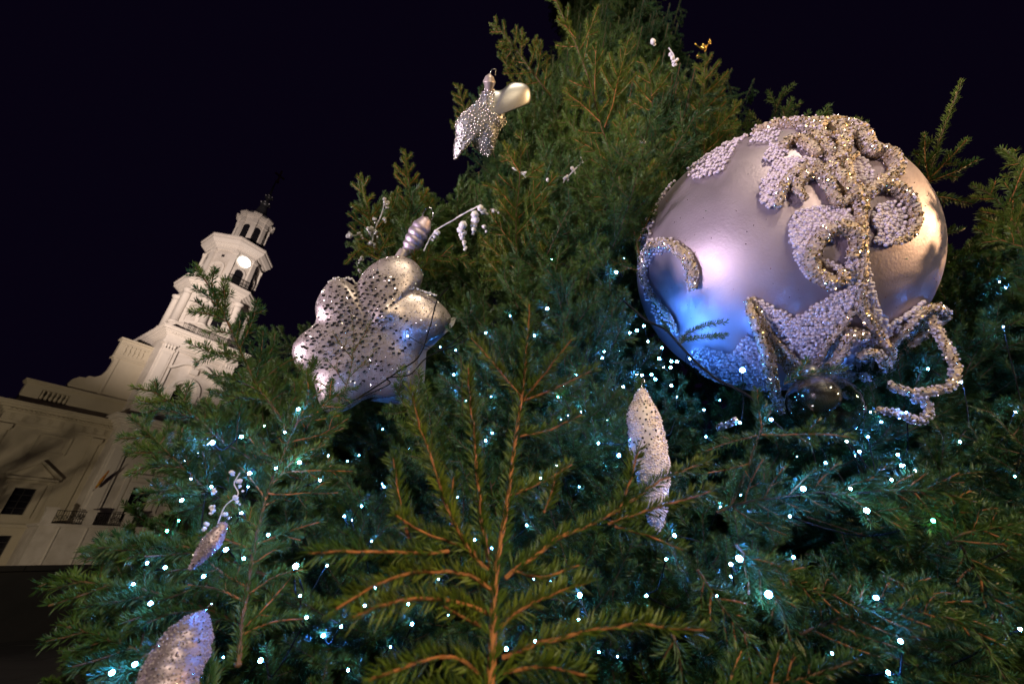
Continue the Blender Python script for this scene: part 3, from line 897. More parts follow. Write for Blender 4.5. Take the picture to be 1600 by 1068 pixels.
PLACED = []
rr = random.Random(11)
def try_place(z, az, depth, force_tilt=None):
    c, r = cone_at(z)
    r = max(r - depth, .05)
    out = Vector((math.cos(az), math.sin(az), 0))
    tip = EYE + c + out*r; tip.z = 1.6 + z
    tilt = R_(rr.gauss(34, 17) if force_tilt is None else rr.gauss(force_tilt, 12))
    if z < .1: tilt -= R_(26)
    a2 = az + rr.gauss(0, .42)
    d = Vector((math.cos(a2)*math.cos(tilt), math.sin(a2)*math.cos(tilt), math.sin(tilt)))
    vi = rr.randrange(9); sc = rr.uniform(.75, 1.15) * (1.0 + .07*max(z, 0))
    L = VARS[vi][2] * sc
    root = tip - d*L
    roll = rr.gauss(0, .5)
    x = d.cross(Vector((0, 0, 1))).normalized(); n = x.cross(d)
    x2 = x*math.cos(roll) + n*math.sin(roll)
    pts = [root + d*L*f + x2*L*g for f, g in ((.25, 0), (.5, .2), (.5, -.2), (.75, .14), (.75, -.14), (1.02, 0), (.3, .3), (.3, -.3))]
    if not clear(pts): return
    n2 = x2.cross(d)
    Mx = Matrix((x2, d, n2)).transposed().to_4x4()
    Mx = Matrix.Translation(root) @ Mx @ Matrix.Scale(sc, 4)
    mid = root + d*L*.7
    px = to_px(mid); vis = 0
    if px and -120 < px[0] < 1720 and -120 < px[1] < 1190: vis = 1
    PLACED.append((vis * (L / (mid-EYE).length)**2 * (1.0 if depth < .12 else .3), Mx, vi))

to_cam = math.atan2(-CB.y, -CB.x)
for layer, (n, dep) in enumerate(((1050, .0), (950, .16), (700, .36))):
    for i in range(n):
        # denser where the crown is near the viewer
        z = -1.2 + (rr.random() ** 1.7) * (CH + 1.0)
        az = to_cam + rr.uniform(-1.9, 1.9)
        try_place(z, az, dep + rr.gauss(.02, .06))
for i in range(1500):     # extra for the part close to the camera
    z = rr.uniform(-.9, 3.0)
    az = to_cam + rr.gauss(0, .62)
    try_place(z, az, abs(rr.gauss(.08, .13)))
for i in range(500):     # right flank, boughs stretching sideways
    z = rr.uniform(-.7, 1.4)
    try_place(z, to_cam + rr.uniform(.3, 1.5), rr.uniform(0, .2), 4)
def aim_boughs(u0, u1, v0, v1, r0, r1, n, tilt, spread=15, bias=0.):
    """boughs in a chosen part of the crown"""
    for i in range(n):
        p = P(rr.uniform(u0, u1), rr.uniform(v0, v1), rr.uniform(r0, r1))
        az = math.atan2(p.y-CB.y, p.x-CB.x) + rr.gauss(bias, .5)
        t = R_(rr.gauss(tilt, spread))
        d = Vector((math.cos(az)*math.cos(t), math.sin(az)*math.cos(t), math.sin(t)))
        vi = rr.randrange(9); sc = rr.uniform(.8, 1.2); L = VARS[vi][2]*sc
        root = p - d*L*.6
        x = d.cross(Vector((0, 0, 1))).normalized(); nn = x.cross(d); ro = rr.gauss(0, .5)
        x2 = x*math.cos(ro) + nn*math.sin(ro)
        pts = [root + d*L*f + x2*L*g for f, g in ((.25, 0), (.5, .2), (.5, -.2), (.75, .14), (.75, -.14), (1.02, 0))]
        if not clear(pts): continue
        Mx = Matrix.Translation(root) @ Matrix((x2, d, x2.cross(d))).transposed().to_4x4() @ Matrix.Scale(sc, 4)
        PLACED.append(((L/(p-EYE).length)**2*.6, Mx, vi))
aim_boughs(1460, 1800, 290, 760, 1.9, 2.7, 260, 30, 18, -.3)
aim_boughs(1040, 1420, 520, 760, 1.75, 2.4, 160, 25)
aim_boughs(1470, 1640, 380, 600, 1.95, 2.6, 420, 12, 22)
aim_boughs(1060, 1215, 20, 260, 2.2, 3.1, 300, 45, 15)
aim_boughs(1180, 1350, 150, 300, 2.0, 2.6, 240, 35, 15)
aim_boughs(950, 1060, 250, 700, 1.5, 2.3, 60, 35)
aim_boughs(600, 760, 520, 720, 1.7, 2.3, 60, 30)
PLACED.sort(key=lambda a: -a[0])
print('boughs placed', len(PLACED))
N_PART = 285
for k, (s, Mx, vi) in enumerate(PLACED[:N_PART]):
    o = link('branch', VARS[vi][0], tree); o.matrix_local = tree_inv @ Mx
    q = link('needles', VARS[vi][1], o); q['kind'] = 'stuff'

# the rest of the boughs: one object, instanced on points
vcol = bpy.data.collections.new('bough_kinds')
for mw, mn, L in VARS:
    n = len(mw.vertices)
    def arr(me):
        v = np.empty(len(me.vertices)*3, np.float32); me.vertices.foreach_get('co', v)
        f = np.empty(len(me.polygons)*3, np.int32); me.loops.foreach_get('vertex_index', f)
        return v.reshape(-1, 3), f.reshape(-1, 3)
    V, F, MI = merge([arr(mw), arr(mn)])
    vcol.objects.link(bpy.data.objects.new('bough_kind', mesh_np('bough_kind', V, F, [M['bark'], M['needle']], MI)))
rest = PLACED[N_PART:]
fm = bpy.data.meshes.new('foliage')
fm.from_pydata([tuple((tree_inv @ m_).to_translation()) for _, m_, _ in rest], [], [])
ar_ = fm.attributes.new('rot', 'FLOAT_VECTOR', 'POINT'); asc = fm.attributes.new('sc', 'FLOAT', 'POINT'); ai = fm.attributes.new('pick', 'INT', 'POINT')
ar_.data.foreach_set('vector', np.array([list(m_.to_euler()) for _, m_, _ in rest], np.float32).ravel())
asc.data.foreach_set('value', np.array([m_.to_scale()[0] for _, m_, _ in rest], np.float32))
ai.data.foreach_set('value', np.array([v for *_, v in rest], np.int32))
fo = link('foliage', fm, tree); fo['kind'] = 'stuff'
ng = bpy.data.node_groups.new('foliage', 'GeometryNodeTree')
ng.interface.new_socket('Geometry', in_out='INPUT', socket_type='NodeSocketGeometry')
ng.interface.new_socket('Geometry', in_out='OUTPUT', socket_type='NodeSocketGeometry')
N = ng.nodes; LK = ng.links.new
gi, go = N.new('NodeGroupInput'), N.new('NodeGroupOutput')
ip = N.new('GeometryNodeInstanceOnPoints'); ci = N.new('GeometryNodeCollectionInfo')
ci.inputs['Collection'].default_value = vcol; ci.inputs['Separate Children'].default_value = True; ci.inputs['Reset Children'].default_value = True
ip.inputs['Pick Instance'].default_value = True
def attr(name, typ):
    a = N.new('GeometryNodeInputNamedAttribute'); a.data_type = typ; a.inputs[0].default_value = name; return a.outputs[0]
LK(gi.outputs[0], ip.inputs['Points']); LK(ci.outputs[0], ip.inputs['Instance']); LK(attr('pick', 'INT'), ip.inputs['Instance Index'])
e2r = N.new('FunctionNodeEulerToRotation'); LK(attr('rot', 'FLOAT_VECTOR'), e2r.inputs[0]); LK(e2r.outputs[0], ip.inputs['Rotation'])
LK(attr('sc', 'FLOAT'), ip.inputs['Scale'])
LK(ip.outputs[0], go.inputs[0])
gm = fo.modifiers.new('foliage', 'NODES'); gm.node_group = ng

# ------------------------------------------------------------------ hanging things, helpers
def view_plane(c, yaw_left=0., pitch_down=0.):
    """unit axes of a plane through c that faces the viewer, turned a little"""
    n = (EYE - c).normalized()
    x = Vector((0, 0, 1)).cross(n).normalized() * 1.0
    n = Matrix.Rotation(R_(yaw_left), 3, Vector((0, 0, 1))) @ n
    n = Matrix.Rotation(R_(pitch_down), 3, x) @ n
    x = Vector((0, 0, 1)).cross(n).normalized()
    return x, n.cross(x), n
def on_plane(u, v, c, n):
    d = ray(u, v); return EYE + d * ((c - EYE).dot(n) / d.dot(n))

def smooth_closed(p, n):
    p = np.asarray(p, float); q = np.vstack([p[-2:], p, p[:3]]); out = []
    m = len(p)
    for i in range(n):
        s = i * m / n; k = int(s); t = s - k
        a, b, c, d = q[k+1], q[k+2], q[k+3], q[k+4 if k+4 < len(q) else -1]
        out.append(.5*(2*b + (c-a)*t + (2*a-5*b+4*c-d)*t*t + (3*b-a-3*c+d)*t**3))
    return np.array(out)

def puff(out2, tf, tb, rings=16, pw=2.2, dome=None):
    """inflate an outline: front bulges to +z by tf, back to -z by tb"""
    n = len(out2); c = out2.mean(0); rel = out2 - c; rad = np.linalg.norm(rel, axis=1); rm = rad.max()
    V, F = [], []
    def ring(s, sign):
        h = (1 - s**pw)**.5 if s < 1 else 0
        th = (tf if sign > 0 else tb)
        q_ = .84 + .16*(rad/rm); z = sign * th * h * (q_*min(s/.5, 1) + .93*(1 - min(s/.5, 1)))
        p = c + rel*s
        if dome is not None and sign > 0:
            z = z + np.array([sum(a*math.exp(-((q[0]-dx)**2+(q[1]-dy)**2)/(w_*w_)) for dx, dy, w_, a in dome) for q in p])
        return np.column_stack([p, z])
    ss = [math.sin(math.pi/2*(i/rings)) for i in range(1, rings+1)]
    V.append([[*c, tf*.86 + (sum(a*math.exp(-((c[0]-dx)**2+(c[1]-dy)**2)/(w_*w_)) for dx, dy, w_, a in dome) if dome is not None else 0)]])
    for s in ss: V.append(ring(s, 1))
    for s in reversed(ss[:-1]): V.append(ring(s, -1))
    V.append([[*c, -tb*.86]])
    V = np.vstack(V); m = 2*rings - 1
    i = np.arange(n); j = (i+1) % n
    F.append(np.stack([np.zeros(n, int), 1+i, 1+j], 1))
    for k in range(m-1):
        a, b = 1+k*n, 1+(k+1)*n
        F.append(np.stack([a+i, b+i, b+j], 1)); F.append(np.stack([a+i, b+j, a+j], 1))
    last = 1+(m-1)*n
    F.append(np.stack([last+i, np.full(n, len(V)-1), last+j], 1))
    return V, np.vstack(F), 1 + n*rings    # vertices before this index are the front

def in_poly(x, y, poly):
    c = False; n = len(poly); j = n-1
    for i in range(n):
        xi, yi = poly[i]; xj, yj = poly[j]
        if (yi > y) != (yj > y) and x < (xj-xi)*(y-yi)/(yj-yi)+xi: c = not c
        j = i
    return c

# ------------------------------------------------------------------ the big silver ball
ball = empty('silver_ball', BALL_C)
tag(ball, 'giant mauve silver ball with gold scrolls and white beading at the upper right', 'bauble')
def sph(u, v, lift=0.):
    d = ray(u, v); oc = EYE - BALL_C; b = oc.dot(d); disc = b*b - (oc.dot(oc) - BALL_R**2)
    if disc > 0: p = EYE + d*(-b - math.sqrt(disc))
    else: p = EYE + d*(-b)
    nrm = (p - BALL_C).normalized()
    return nrm * (BALL_R + lift)          # relative to the ball's centre
bm = bmesh.new(); bmesh.ops.create_uvsphere(bm, u_segments=96, v_segments=64, radius=BALL_R)
for v in bm.verts:
    v.co *= 1 + .0035*mnoise.noise(v.co*7) + .0012*mnoise.noise(v.co*40)
for f in bm.faces: f.smooth = True
me = bpy.data.meshes.new('shell'); bm.to_mesh(me); bm.free(); me.materials.append(M['silver']); link('shell', me, ball)

def z1(pts): return [(1160 + x/3.444, 170 + y/3.444) for x, y in pts]
def z2(pts): return [(1140 + x/4.273, 440 + y/4.273) for x, y in pts]
def z3(pts): return [(980 + x/3.143, 340 + y/3.143) for x, y in pts]
def z5(pts): return [(980 + x/1.978, 160 + y/1.978) for x, y in pts]
PX = 1.45/756
PATCH = [
    z1([(290,560),(400,520),(520,540),(590,620),(600,700),(500,660),(430,690),(385,740),(355,800),(365,870),(400,930),(330,900),(280,800),(250,700),(245,620)]),
    z1([(420,800),(480,830),(540,850),(590,830),(590,900),(540,930),(500,870),(440,850)]),
    z1([(90,470),(110,380),(170,300),(270,265),(400,275),(430,320),(330,345),(240,390),(200,450),(190,530),(140,545),(100,510)]),
    z1([(690,560),(720,520),(780,500),(850,540),(870,620),(840,690),(780,735),(690,725),(720,660),(680,610)]),
    z1([(540,290),(600,250),(660,290),(690,340),(690,400),(620,460),(570,400),(540,340)]),
    z1([(110,260),(150,210),(230,195),(245,240),(190,300),(130,295)]),
    z1([(40,150),(90,120),(180,110),(210,160),(150,200),(50,200)]),
    z1([(440,560),(560,540),(610,640),(600,1000),(640,1060),(560,1060),(545,940),(560,700)]),
    z1([(650,800),(690,930),(710,1060),(640,1060),(640,900)]),
    z2([(140,90),(200,110),(290,160),(430,225),(520,180),(620,100),(680,70),(800,30),(810,130),(720,270),(640,390),(560,545),(480,500),(400,440),(330,360),(260,290),(170,180)]),
    z2([(900,0),(950,40),(970,160),(1040,280),(1100,260),(1130,300),(1010,380),(900,240),(880,100)]),
    z3([(585,565),(640,610),(700,720),(760,900),(640,930),(560,870),(420,830),(310,690),(350,620),(430,640),(520,655),(545,620)]),
    z3([(60,170),(100,110),(200,95),(300,140),(350,240),(355,320),(300,370),(290,300),(280,210),(200,165),(130,200),(95,300),(60,290)]),
    z3([(95,330),(140,420),(260,560),(240,600),(150,500),(90,380)]),
    z5([(180,215),(250,150),(350,97),(375,98),(320,170),(300,215),(210,246)]),
    z5([(40,330),(95,265),(150,225),(100,320),(75,420),(42,440)]),
]
def beads_in(poly, px=5.1, rng=np.random.default_rng(5)):
    xs, ys = [p[0] for p in poly], [p[1] for p in poly]; out = []
    y = min(ys); r = 0
    while y < max(ys):
        x = min(xs) + (px/2 if r % 2 else 0)
        while x < max(xs):
            xx, yy = x + rng.normal(0, .6), y + rng.normal(0, .6)
            if in_poly(xx, yy, poly): out.append((xx, yy))
            x += px
        y += px*.87; r += 1
    return out
pos, sz = [], []
brng = np.random.default_rng(8)
for k, poly in enumerate(PATCH):
    for (u, v) in beads_in(poly):
        pos.append(sph(u, v, .004 + brng.random()*.008)); sz.append(.0054*brng.uniform(.8, 1.15))
# the same trim on the far side of the ball
m180 = Matrix.Rotation(math.pi, 3, 'Z')
pos2 = [m180 @ p for p in pos[::2]]
V, F = stamp(ICO1, pos, sz, spin=False)
V2, F2 = stamp(ICO0, pos2, .0075, spin=False)
o = link('beading', mesh_np('beading', *merge([(V, F), (V2, F2)])[:2], M['bead'], smooth=True), ball); o['kind'] = 'stuff'

def scroll(pts3, rad, parent, name='scroll', chips=1.0, beads=0.3, gold=.5, rng=np.random.default_rng(21), m=None):
    """rough glitter-crusted cord"""
    p = catmull(pts3, 8)
    rad = rad*.85 if np.isscalar(rad) else [x*.85 for x in rad]
    V, F = tube_np(p, rad, 12, .2, rng)
    o = link(name, mesh_np(name, V, F, m or M['crust'], smooth=False), parent)
    ln = np.linalg.norm(np.diff(p, axis=0), axis=1).sum(); rr_ = rad if np.isscalar(rad) else float(np.mean(rad))
    n = int(2600 * ln * rr_ / .02 * chips)
    q, N_ = sample_tris(V, F, n, rng)
    g = rng.random(n) < gold
    a = stamp(OCT, q[g], rng.uniform(.0016, .0036, g.sum()), rng, True, .4)
    b = stamp(OCT, q[~g], rng.uniform(.0016, .0036, (~g).sum()), rng, True, .4)
    parts = [a, b]; ms = [M['chip_gold'], M['chip_silver']]
    if beads > 0:
        nb = int(700*ln*rr_/.02*beads); q, N_ = sample_tris(V, F, nb, rng)
        parts.append(stamp(ICO0, q + N_*.002, rng.uniform(.0026, .0044, nb), rng)); ms.append(M['bead'])
    VV, FF, MI = merge(parts)
    g_ = link('glitter', mesh_np('glitter', VV, FF, ms, MI), o); g_['kind'] = 'stuff'
    return o
def sc_path(pts, lift): return [sph(u, v, lift) for u, v in pts]
SCR = [
    (z1([(560,800),(590,730),(565,665),(490,650),(420,690),(372,760),(362,840),(400,900),(470,930),(520,905),(505,870)]), [.015,.02,.022,.022,.022,.022,.022,.022,.018,.012], .018, .25, .6),
    (z1([(330,505),(290,450),(310,405),(360,370),(420,385),(460,450),(500,520),(560,500)]), [.010,.016,.018,.018,.018,.016,.012], .016, .2, .5),
    (z1([(190,540),(210,450),(270,370),(350,330),(420,345),(470,400)]), [.012,.018,.02,.018,.012], .012, .6, .4),
    (z1([(590,520),(650,460),(720,430),(790,440),(850,490),(888,560),(888,640),(850,700),(790,725)]), [.012,.018,.02,.02,.02,.018,.014,.008], .014, .2, .5),
    (z1([(660,260),(730,255),(785,300),(795,360),(750,395),(700,390)]), [.018,.022,.022,.018,.010], .016, .35, .4),
    (z1([(620,460),(560,390),(540,320),(590,275)]), [.008,.010,.012,.008], .02, .1, .8),
    (z1([(500,170),(420,180),(395,150),(430,110),(520,105),(570,140),(560,180)]), [.010,.016,.018,.018,.016,.012], .02, .25, .6),
    (z1([(60,130),(130,85),(220,80),(310,105),(370,160),(440,240),(480,290)]), [.012,.02,.022,.02,.018,.016], .014, .5, .4),
    (z1([(210,235),(240,200),(300,190),(350,220),(400,270)]), [.014,.018,.018,.014], .014, .4, .4),
    (z1([(180,75),(280,60),(400,60),(500,70),(600,110),(640,170)]), [.014,.018,.020,.020,.016], .012, .6, .4),
    (z1([(540,90),(600,150),(640,200),(660,260)]), [.02,.026,.024,.018], .016, .6, .4),
    (z1([(450,60),(500,130),(530,200),(510,280),(470,330),(510,390),(570,450),(605,520),(622,600),(630,700),(630,820),(625,940),(622,1060)]), [.02,.026,.024,.022,.02,.022,.024,.018,.014,.013,.012,.012,.012], .012, .25, .6),
    (z1([(600,500),(605,620),(612,760),(608,900),(600,1060)]), [.008]*4, .01, .8, .3),
    (z1([(700,460),(640,500),(650,560)]), .010, .012, .3, .6),
    (z2([(840,0),(850,100),(860,180),(900,250),(960,330),(1010,420)]), [.012,.012,.014,.014,.014], .016, .2, .7),
    (z2([(860,180),(790,200),(730,290),(650,380),(600,470),(560,540)]), [.012,.011,.011,.011,.012], .012, .3, .6),
    (z3([(360,210),(300,390),(340,340),(330,250),(280,170),(190,130),(120,170),(100,260),(120,340),(170,410),(225,480),(262,550)][2:]), [.016,.02,.02,.02,.018,.016,.012,.010,.008], .018, .6, .15),
]
for k, (pts, rad, lift, bd, gd) in enumerate(SCR):
    scroll(sc_path(pts, lift), rad, ball, beads=bd, gold=gd, rng=np.random.default_rng(40+k))

# petals of the lower crown standing off the ball
def flap(ptsA, ptsB, name='petal', th=.010, m=None):
    """strip between two traced edges given as (u, v, lift)"""
    A = catmull([sph(u, v, l) for u, v, l in ptsA], 6); B = catmull([sph(u, v, l) for u, v, l in ptsB], 6)
    n = min(len(A), len(B)); A, B = A[:n], B[:n]; C = (A+B)/2
    W = 5; V = []
    for s in (0, 1):
        for w_ in np.linspace(0, 1, W):
            p = A*(1-w_) + B*w_; nn = p / np.linalg.norm(p, axis=1)[:, None]
            V.append(p - nn*th*s + .002*RNG.normal(size=p.shape))
    V = np.vstack(V); F = []
    for s in (0, 1):
        for w_ in range(W-1):
            for i in range(n-1):
                a = (s*W+w_)*n+i; b = a+n
                F += [(a, b, b+1), (a, b+1, a+1)] if s == 0 else [(a, b+1, b), (a, a+1, b+1)]
    for w_ in (0, W-1):
        for i in range(n-1):
            a = w_*n+i; b = (W+w_)*n+i
            F += [(a, a+1, b+1), (a, b+1, b)]
    F = np.array(F)
    o = link(name, mesh_np(name, V, F, m or M['crust']), ball)
    q, N_ = sample_tris(V, F, 1500)
    g = RNG.random(1500) < .5
    VV, FF, MI = merge([stamp(OCT, q[g], RNG.uniform(.0016, .0035, g.sum())), stamp(OCT, q[~g], RNG.uniform(.0016, .0035, (~g).sum()))])
    e = link('glitter', mesh_np('glitter', VV, FF, [M['chip_gold'], M['chip_silver']], MI), o); e['kind'] = 'stuff'
    return o
def u2(pts): return [(1140 + x/4.273, 440 + y/4.273, l) for x, y, l in pts]
flap(u2([(125,110,.02),(175,230,.035),(215,350,.05),(250,500,.06),(285,650,.07),(330,800,.08)]), u2([(150,110,.015),(240,260,.02),(290,400,.03),(310,520,.05),(330,650,.06),(400,800,.07)]))
flap(u2([(250,280,.0),(330,380,.01),(420,470,.02),(500,540,.03)]), u2([(250,420,.02),(340,520,.03),(420,600,.04),(470,640,.05)]))
flap(u2([(1330,150,.03),(1230,180,.02),(1130,290,.015),(1050,380,.01),(1010,430,.0)]), u2([(1345,210,.04),(1270,290,.03),(1170,370,.02),(1090,450,.01),(1030,540,.01)]))
flap(u2([(700,300,.01),(760,290,.02),(860,300,.02),(960,380,.02)]), u2([(640,560,.01),(700,640,.03),(860,680,.03),(980,640,.03)]), m=M['crust'])
for k, (pts, rad, bd) in enumerate([
        (u2([(125,110,.02),(170,220,.045),(215,340,.06),(250,480,.07),(290,640,.08),(335,800,.09)]), [.012,.014,.014,.013,.012], .15),
        (u2([(150,100,.012),(230,250,.02),(300,360,.02),(400,460,.02),(500,540,.025),(560,555,.03)]), [.008]*5, .5),
        (u2([(1345,190,.04),(1290,150,.03),(1220,190,.02),(1120,300,.02),(1040,400,.02),(1020,470,.03)]), [.014,.014,.013,.012,.011], .7),
        (u2([(1350,200,.05),(1270,300,.04),(1180,370,.03),(1090,450,.03),(1040,520,.03)]), [.012]*5, .6),
        (u2([(1010,420,.02),(1030,500,.04),(1010,600,.05),(970,680,.06),(880,710,.07),(780,690,.07),(710,630,.06)]), [.013]*6, .7),
        (u2([(860,320,.03),(760,330,.03),(690,420,.04),(640,480,.04),(560,550,.03)]), [.014,.016,.016,.014], .3),
        (u2([(800,440,.04),(860,400,.05),(930,450,.05),(940,540,.05),(880,590,.05),(820,540,.05)]), [.014]*6, .5),
        (u2([(930,300,.02),(990,420,.04),(1000,560,.05),(960,640,.05)]), [.012]*4, .3),
        ]):
    scroll([sph(u, v, l) for u, v, l in pts], rad, ball, beads=bd, rng=np.random.default_rng(70+k))
# beaded wire loops hanging free to the right and below
def P_rel(u, v, rg, c=BALL_C): return P(u, v, rg) - c
for k, (pts, rad, bd) in enumerate([
        ([(1452,492,1.62),(1470,525,1.60),(1485,555,1.58),(1494,580,1.57),(1485,602,1.55),(1458,611,1.53),(1425,613,1.5),(1390,602,1.48)], .0125, 1.3),
        ([(1428,622,1.55),(1446,628,1.55),(1451,645,1.53),(1434,657,1.5),(1404,646,1.48),(1370,640,1.48)], .0115, 1.3),
        ([(1150,655,1.25),(1135,664,1.27),(1122,668,1.3)], .009, .6),
        ]):
    scroll([P_rel(*q) for q in pts], rad, ball, name='bead_loop', beads=bd, gold=.35, rng=np.random.default_rng(90+k))
# loose glitter over the shell
for nm, m_, n in (('glitter', M['chip_silver'], 420), ('glitter', M['chip_red'], 50), ('glitter', M['chip_green'], 55), ('glitter', M['chip_violet'], 50)):
    dd = RNG.normal(size=(n, 3)); dd /= np.linalg.norm(dd, axis=1)[:, None]
    V, F = stamp(OCT, dd*(BALL_R+.0006), RNG.uniform(.0009, .0019, n))
    e = link(nm, mesh_np(nm, V, F, m_), ball); e['kind'] = 'stuff'
# hanger on top
tp = MB(); tp.ngon(0, 0, [(.05, BALL_R-.01), (.05, BALL_R+.05), (.03, BALL_R+.065)], n=16, ph=0, smooth=True); tp.build('hanger_cap', M['gold'], ball)
tp = MB(); tp.tube([(.03*math.cos(a), 0, BALL_R+.09+.03*math.sin(a)) for a in np.linspace(0, 2*math.pi, 15)], .004, 6); tp.build('hanger_ring', M['wire'], ball)

# ------------------------------------------------------------------ clear glass globe below the ball
gc = P(1287, 632, 1.38)
gl = empty('glass_globe', gc)
tag(gl, 'clear glass globe with a core added for its reflections, hanging right under the giant silver ball', 'bauble')
def sphere_mesh(name, r, m, parent, seg=40, z0=-1., z1_=1., thin=0):
    bm = bmesh.new(); bmesh.ops.create_uvsphere(bm, u_segments=seg, v_segments=seg//2, radius=r)
    if z0 > -1 or z1_ < 1:
        bmesh.ops.delete(bm, geom=[v for v in bm.verts if not (z0*r - 1e-5 <= v.co.z <= z1_*r + 1e-5)], context='VERTS')
    for f in bm.faces: f.smooth = True
    me = bpy.data.meshes.new(name); bm.to_mesh(me); bm.free(); me.materials.append(m)
    return link(name, me, parent)
sphere_mesh('shell', .088, M['glass'], gl)
inner = sphere_mesh('inner_skin', .0855, M['glass'], gl); inner.data.flip_normals()
cp_ = sphere_mesh('reflection_core', .050, M['mirror'], gl); cp_.location = (.0, .0, .032)  # added core standing in for reflections on the clear glass
MB().ngon(0, 0, [(.02, .086), (.02, .11), (.012, .118)], n=12, smooth=True).build('hanger_cap', M['silverback'], gl)

# ------------------------------------------------------------------ flower-shaped silver ornament
fc = P(572, 520, 1.58)
fx, fy, fn = view_plane(fc, -14, -4)
def z6(pts): return [(440 + x/2.811, 300 + y/2.811) for x, y in pts]
def loc2(u, v, c, x, y, n):
    p = on_plane(u, v, c, n) - c; return (p.dot(x), p.dot(y))
fo_px = z6([(48,690),(85,630),(150,575),(150,500),(175,440),(215,395),(270,382),(325,410),(365,350),(440,295),(520,282),(590,310),(622,370),(600,430),(650,450),(710,500),(745,560),(700,620),(640,660),(600,720),(600,800),(570,870),(480,900),(380,905),(280,960),(200,965),(165,920),(140,830),(70,770)])
o2 = np.array([loc2(u, v, fc, fx, fy, fn) for u, v in fo_px])
o2 = smooth_closed(o2, 116)
dome = [(*loc2(*z6([(470,545)])[0], fc, fx, fy, fn), .035, .022)]
FV, FF, nf = puff(o2, .075, .10, 18, 3.4, dome)
fl_ = empty('flower_ornament', fc)
fl_.rotation_euler = Matrix((fx, fy, fn)).transposed().to_euler()
tag(fl_, 'large silver puffed flower ornament with a pattern of dark studs', 'bauble')
body = link('flower_body', mesh_np('flower_body', FV, FF, M['silver2'], smooth=True), fl_)
back_px = z6([(520,668),(610,622),(690,568),(772,545),(755,585),(700,640),(636,700),(628,830),(592,935),(480,928),(390,916),(470,890),(520,850),(528,780)])
bc = fc - fn*.05
b2_ = [loc2(u, v, bc, fx, fy, fn) for u, v in back_px]
mb_ = MB(); n_ = len(b2_)
mb_.add([(x, y, -.05) for x, y in b2_] + [(x*.96, y*.96, -.17) for x, y in b2_], [tuple(range(n_-1, -1, -1)), tuple(range(n_, 2*n_))] + [(i, (i+1) % n_, (i+1) % n_+n_, i+n_) for i in range(n_)])
mb_.build('side_wall', M['silverback'], fl_)
# raised creases between the petals
frng = np.random.default_rng(31)
def front_z(x, y):
    d2 = ((FV[:nf, 0]-x)**2 + (FV[:nf, 1]-y)**2); k = np.argsort(d2)[:4]; w_ = 1/(d2[k]+1e-7); return float((FV[k, 2]*w_).sum()/w_.sum())
studs = []
for iy in range(-22, 23):
    for ix in range(-20, 21):
        a_, b_ = ix*9.6 + (4.8 if iy % 2 else 0), iy*6.6
        u, v = 560 + a_*math.cos(.30) - b_*math.sin(.10), 500 + a_*math.sin(.30) + b_
        dcen = math.hypot((u-548)/90, (v-508)/84)
        core = math.hypot((u-572)/40, (v-488)/42)
        if dcen > 1.1: continue
        if core > 1 and frng.random() < .25 + .25*dcen: continue
        x, y = loc2(u + frng.normal(0, 1.3), v + frng.normal(0, 1.2), fc, fx, fy, fn)
        if not in_poly(x, y, [tuple(q*.9) for q in (o2)]): continue
        studs.append((x, y))
print('studs', len(studs)); studs = studs[:300]
sm = MB(); sm.box(-.0062, .0062, -.0040, .0040, -.004, .0045)
stud_me = None
for k, (x, y) in enumerate(studs):
    if stud_me is None:
        so = sm.build('stud', M['stud'], fl_); stud_me = so.data
    else: so = link('stud', stud_me, fl_)
    so.location = (x, y, front_z(x, y)); so.rotation_euler = (0, 0, .35 + frng.normal(0, .3)); so.scale = (frng.uniform(.6, .95),)*3
# frosting specks
q, N_ = sample_tris(FV, FF, 7500, frng)
q = q[q[:, 2] > -.01]
V, F = stamp(OCT, q, frng.uniform(.0010, .0028, len(q)), frng)
e = link('frosting', mesh_np('frosting', V, F, M['chip_silver']), fl_); e['kind'] = 'stuff'
def bead_rope(px, c, n, lift, r, parent, name='bead_rope', m='frost'):
    pts = [on_plane(u, v, c, n) for u, v in px]
    inv = parent.matrix_basis.inverted()
    p = catmull([inv @ q for q in pts], 8); p[:, 2] += lift
    L = np.linalg.norm(np.diff(p, axis=0), axis=1).sum(); k = int(L/(r*.9))
    q = np.array([p[int(i)] for i in np.linspace(0, len(p)-1, k)]) + RNG.normal(0, r*.5, (k, 3))
    V, F = stamp(ICO0, q, RNG.uniform(.7, 1.3, k)*r)
    return link(name, mesh_np(name, V, F, M[m], smooth=True), parent)
bead_rope(z6([(215,395),(260,380),(310,386),(330,410)]), fc, fn, .01, .0045, fl_)
bead_rope(z6([(520,448),(570,436),(640,448),(680,466)]), fc, fn, .05, .004, fl_)
# the neck and loop above it
nc = P(651, 366, 1.66)
nk = empty('hanger_neck', (0, 0, 0), 0, fl_)
axis = (P(668, 335, 1.66) - P(640, 395, 1.66)).normalized()
inv = fl_.matrix_basis.inverted()
def prof_along(p0, p1, prof, n=20, m=None, name='body', parent=None, lump=0.):
    """turned body from p0 to p1 (world), prof = [(fraction, radius)]"""
    p0, p1 = Vector(p0), Vector(p1)
    f = [a for a, _ in prof]; r = [b for _, b in prof]
    k = 26; ts = np.linspace(0, 1, k)
    k = 40; ts = np.linspace(0, 1, k)
    pts = [p0.lerp(p1, float(t)) for t in ts]; rad = np.interp(ts, f, r)
    V, F = tube_np(pts, rad, n, lump)
    iv = parent.matrix_world.inverted() if parent else Matrix()
    return V, F
def local(V, root):
    M4 = np.array(root.matrix_basis.inverted()); return V @ M4[:3, :3].T + M4[:3, 3]
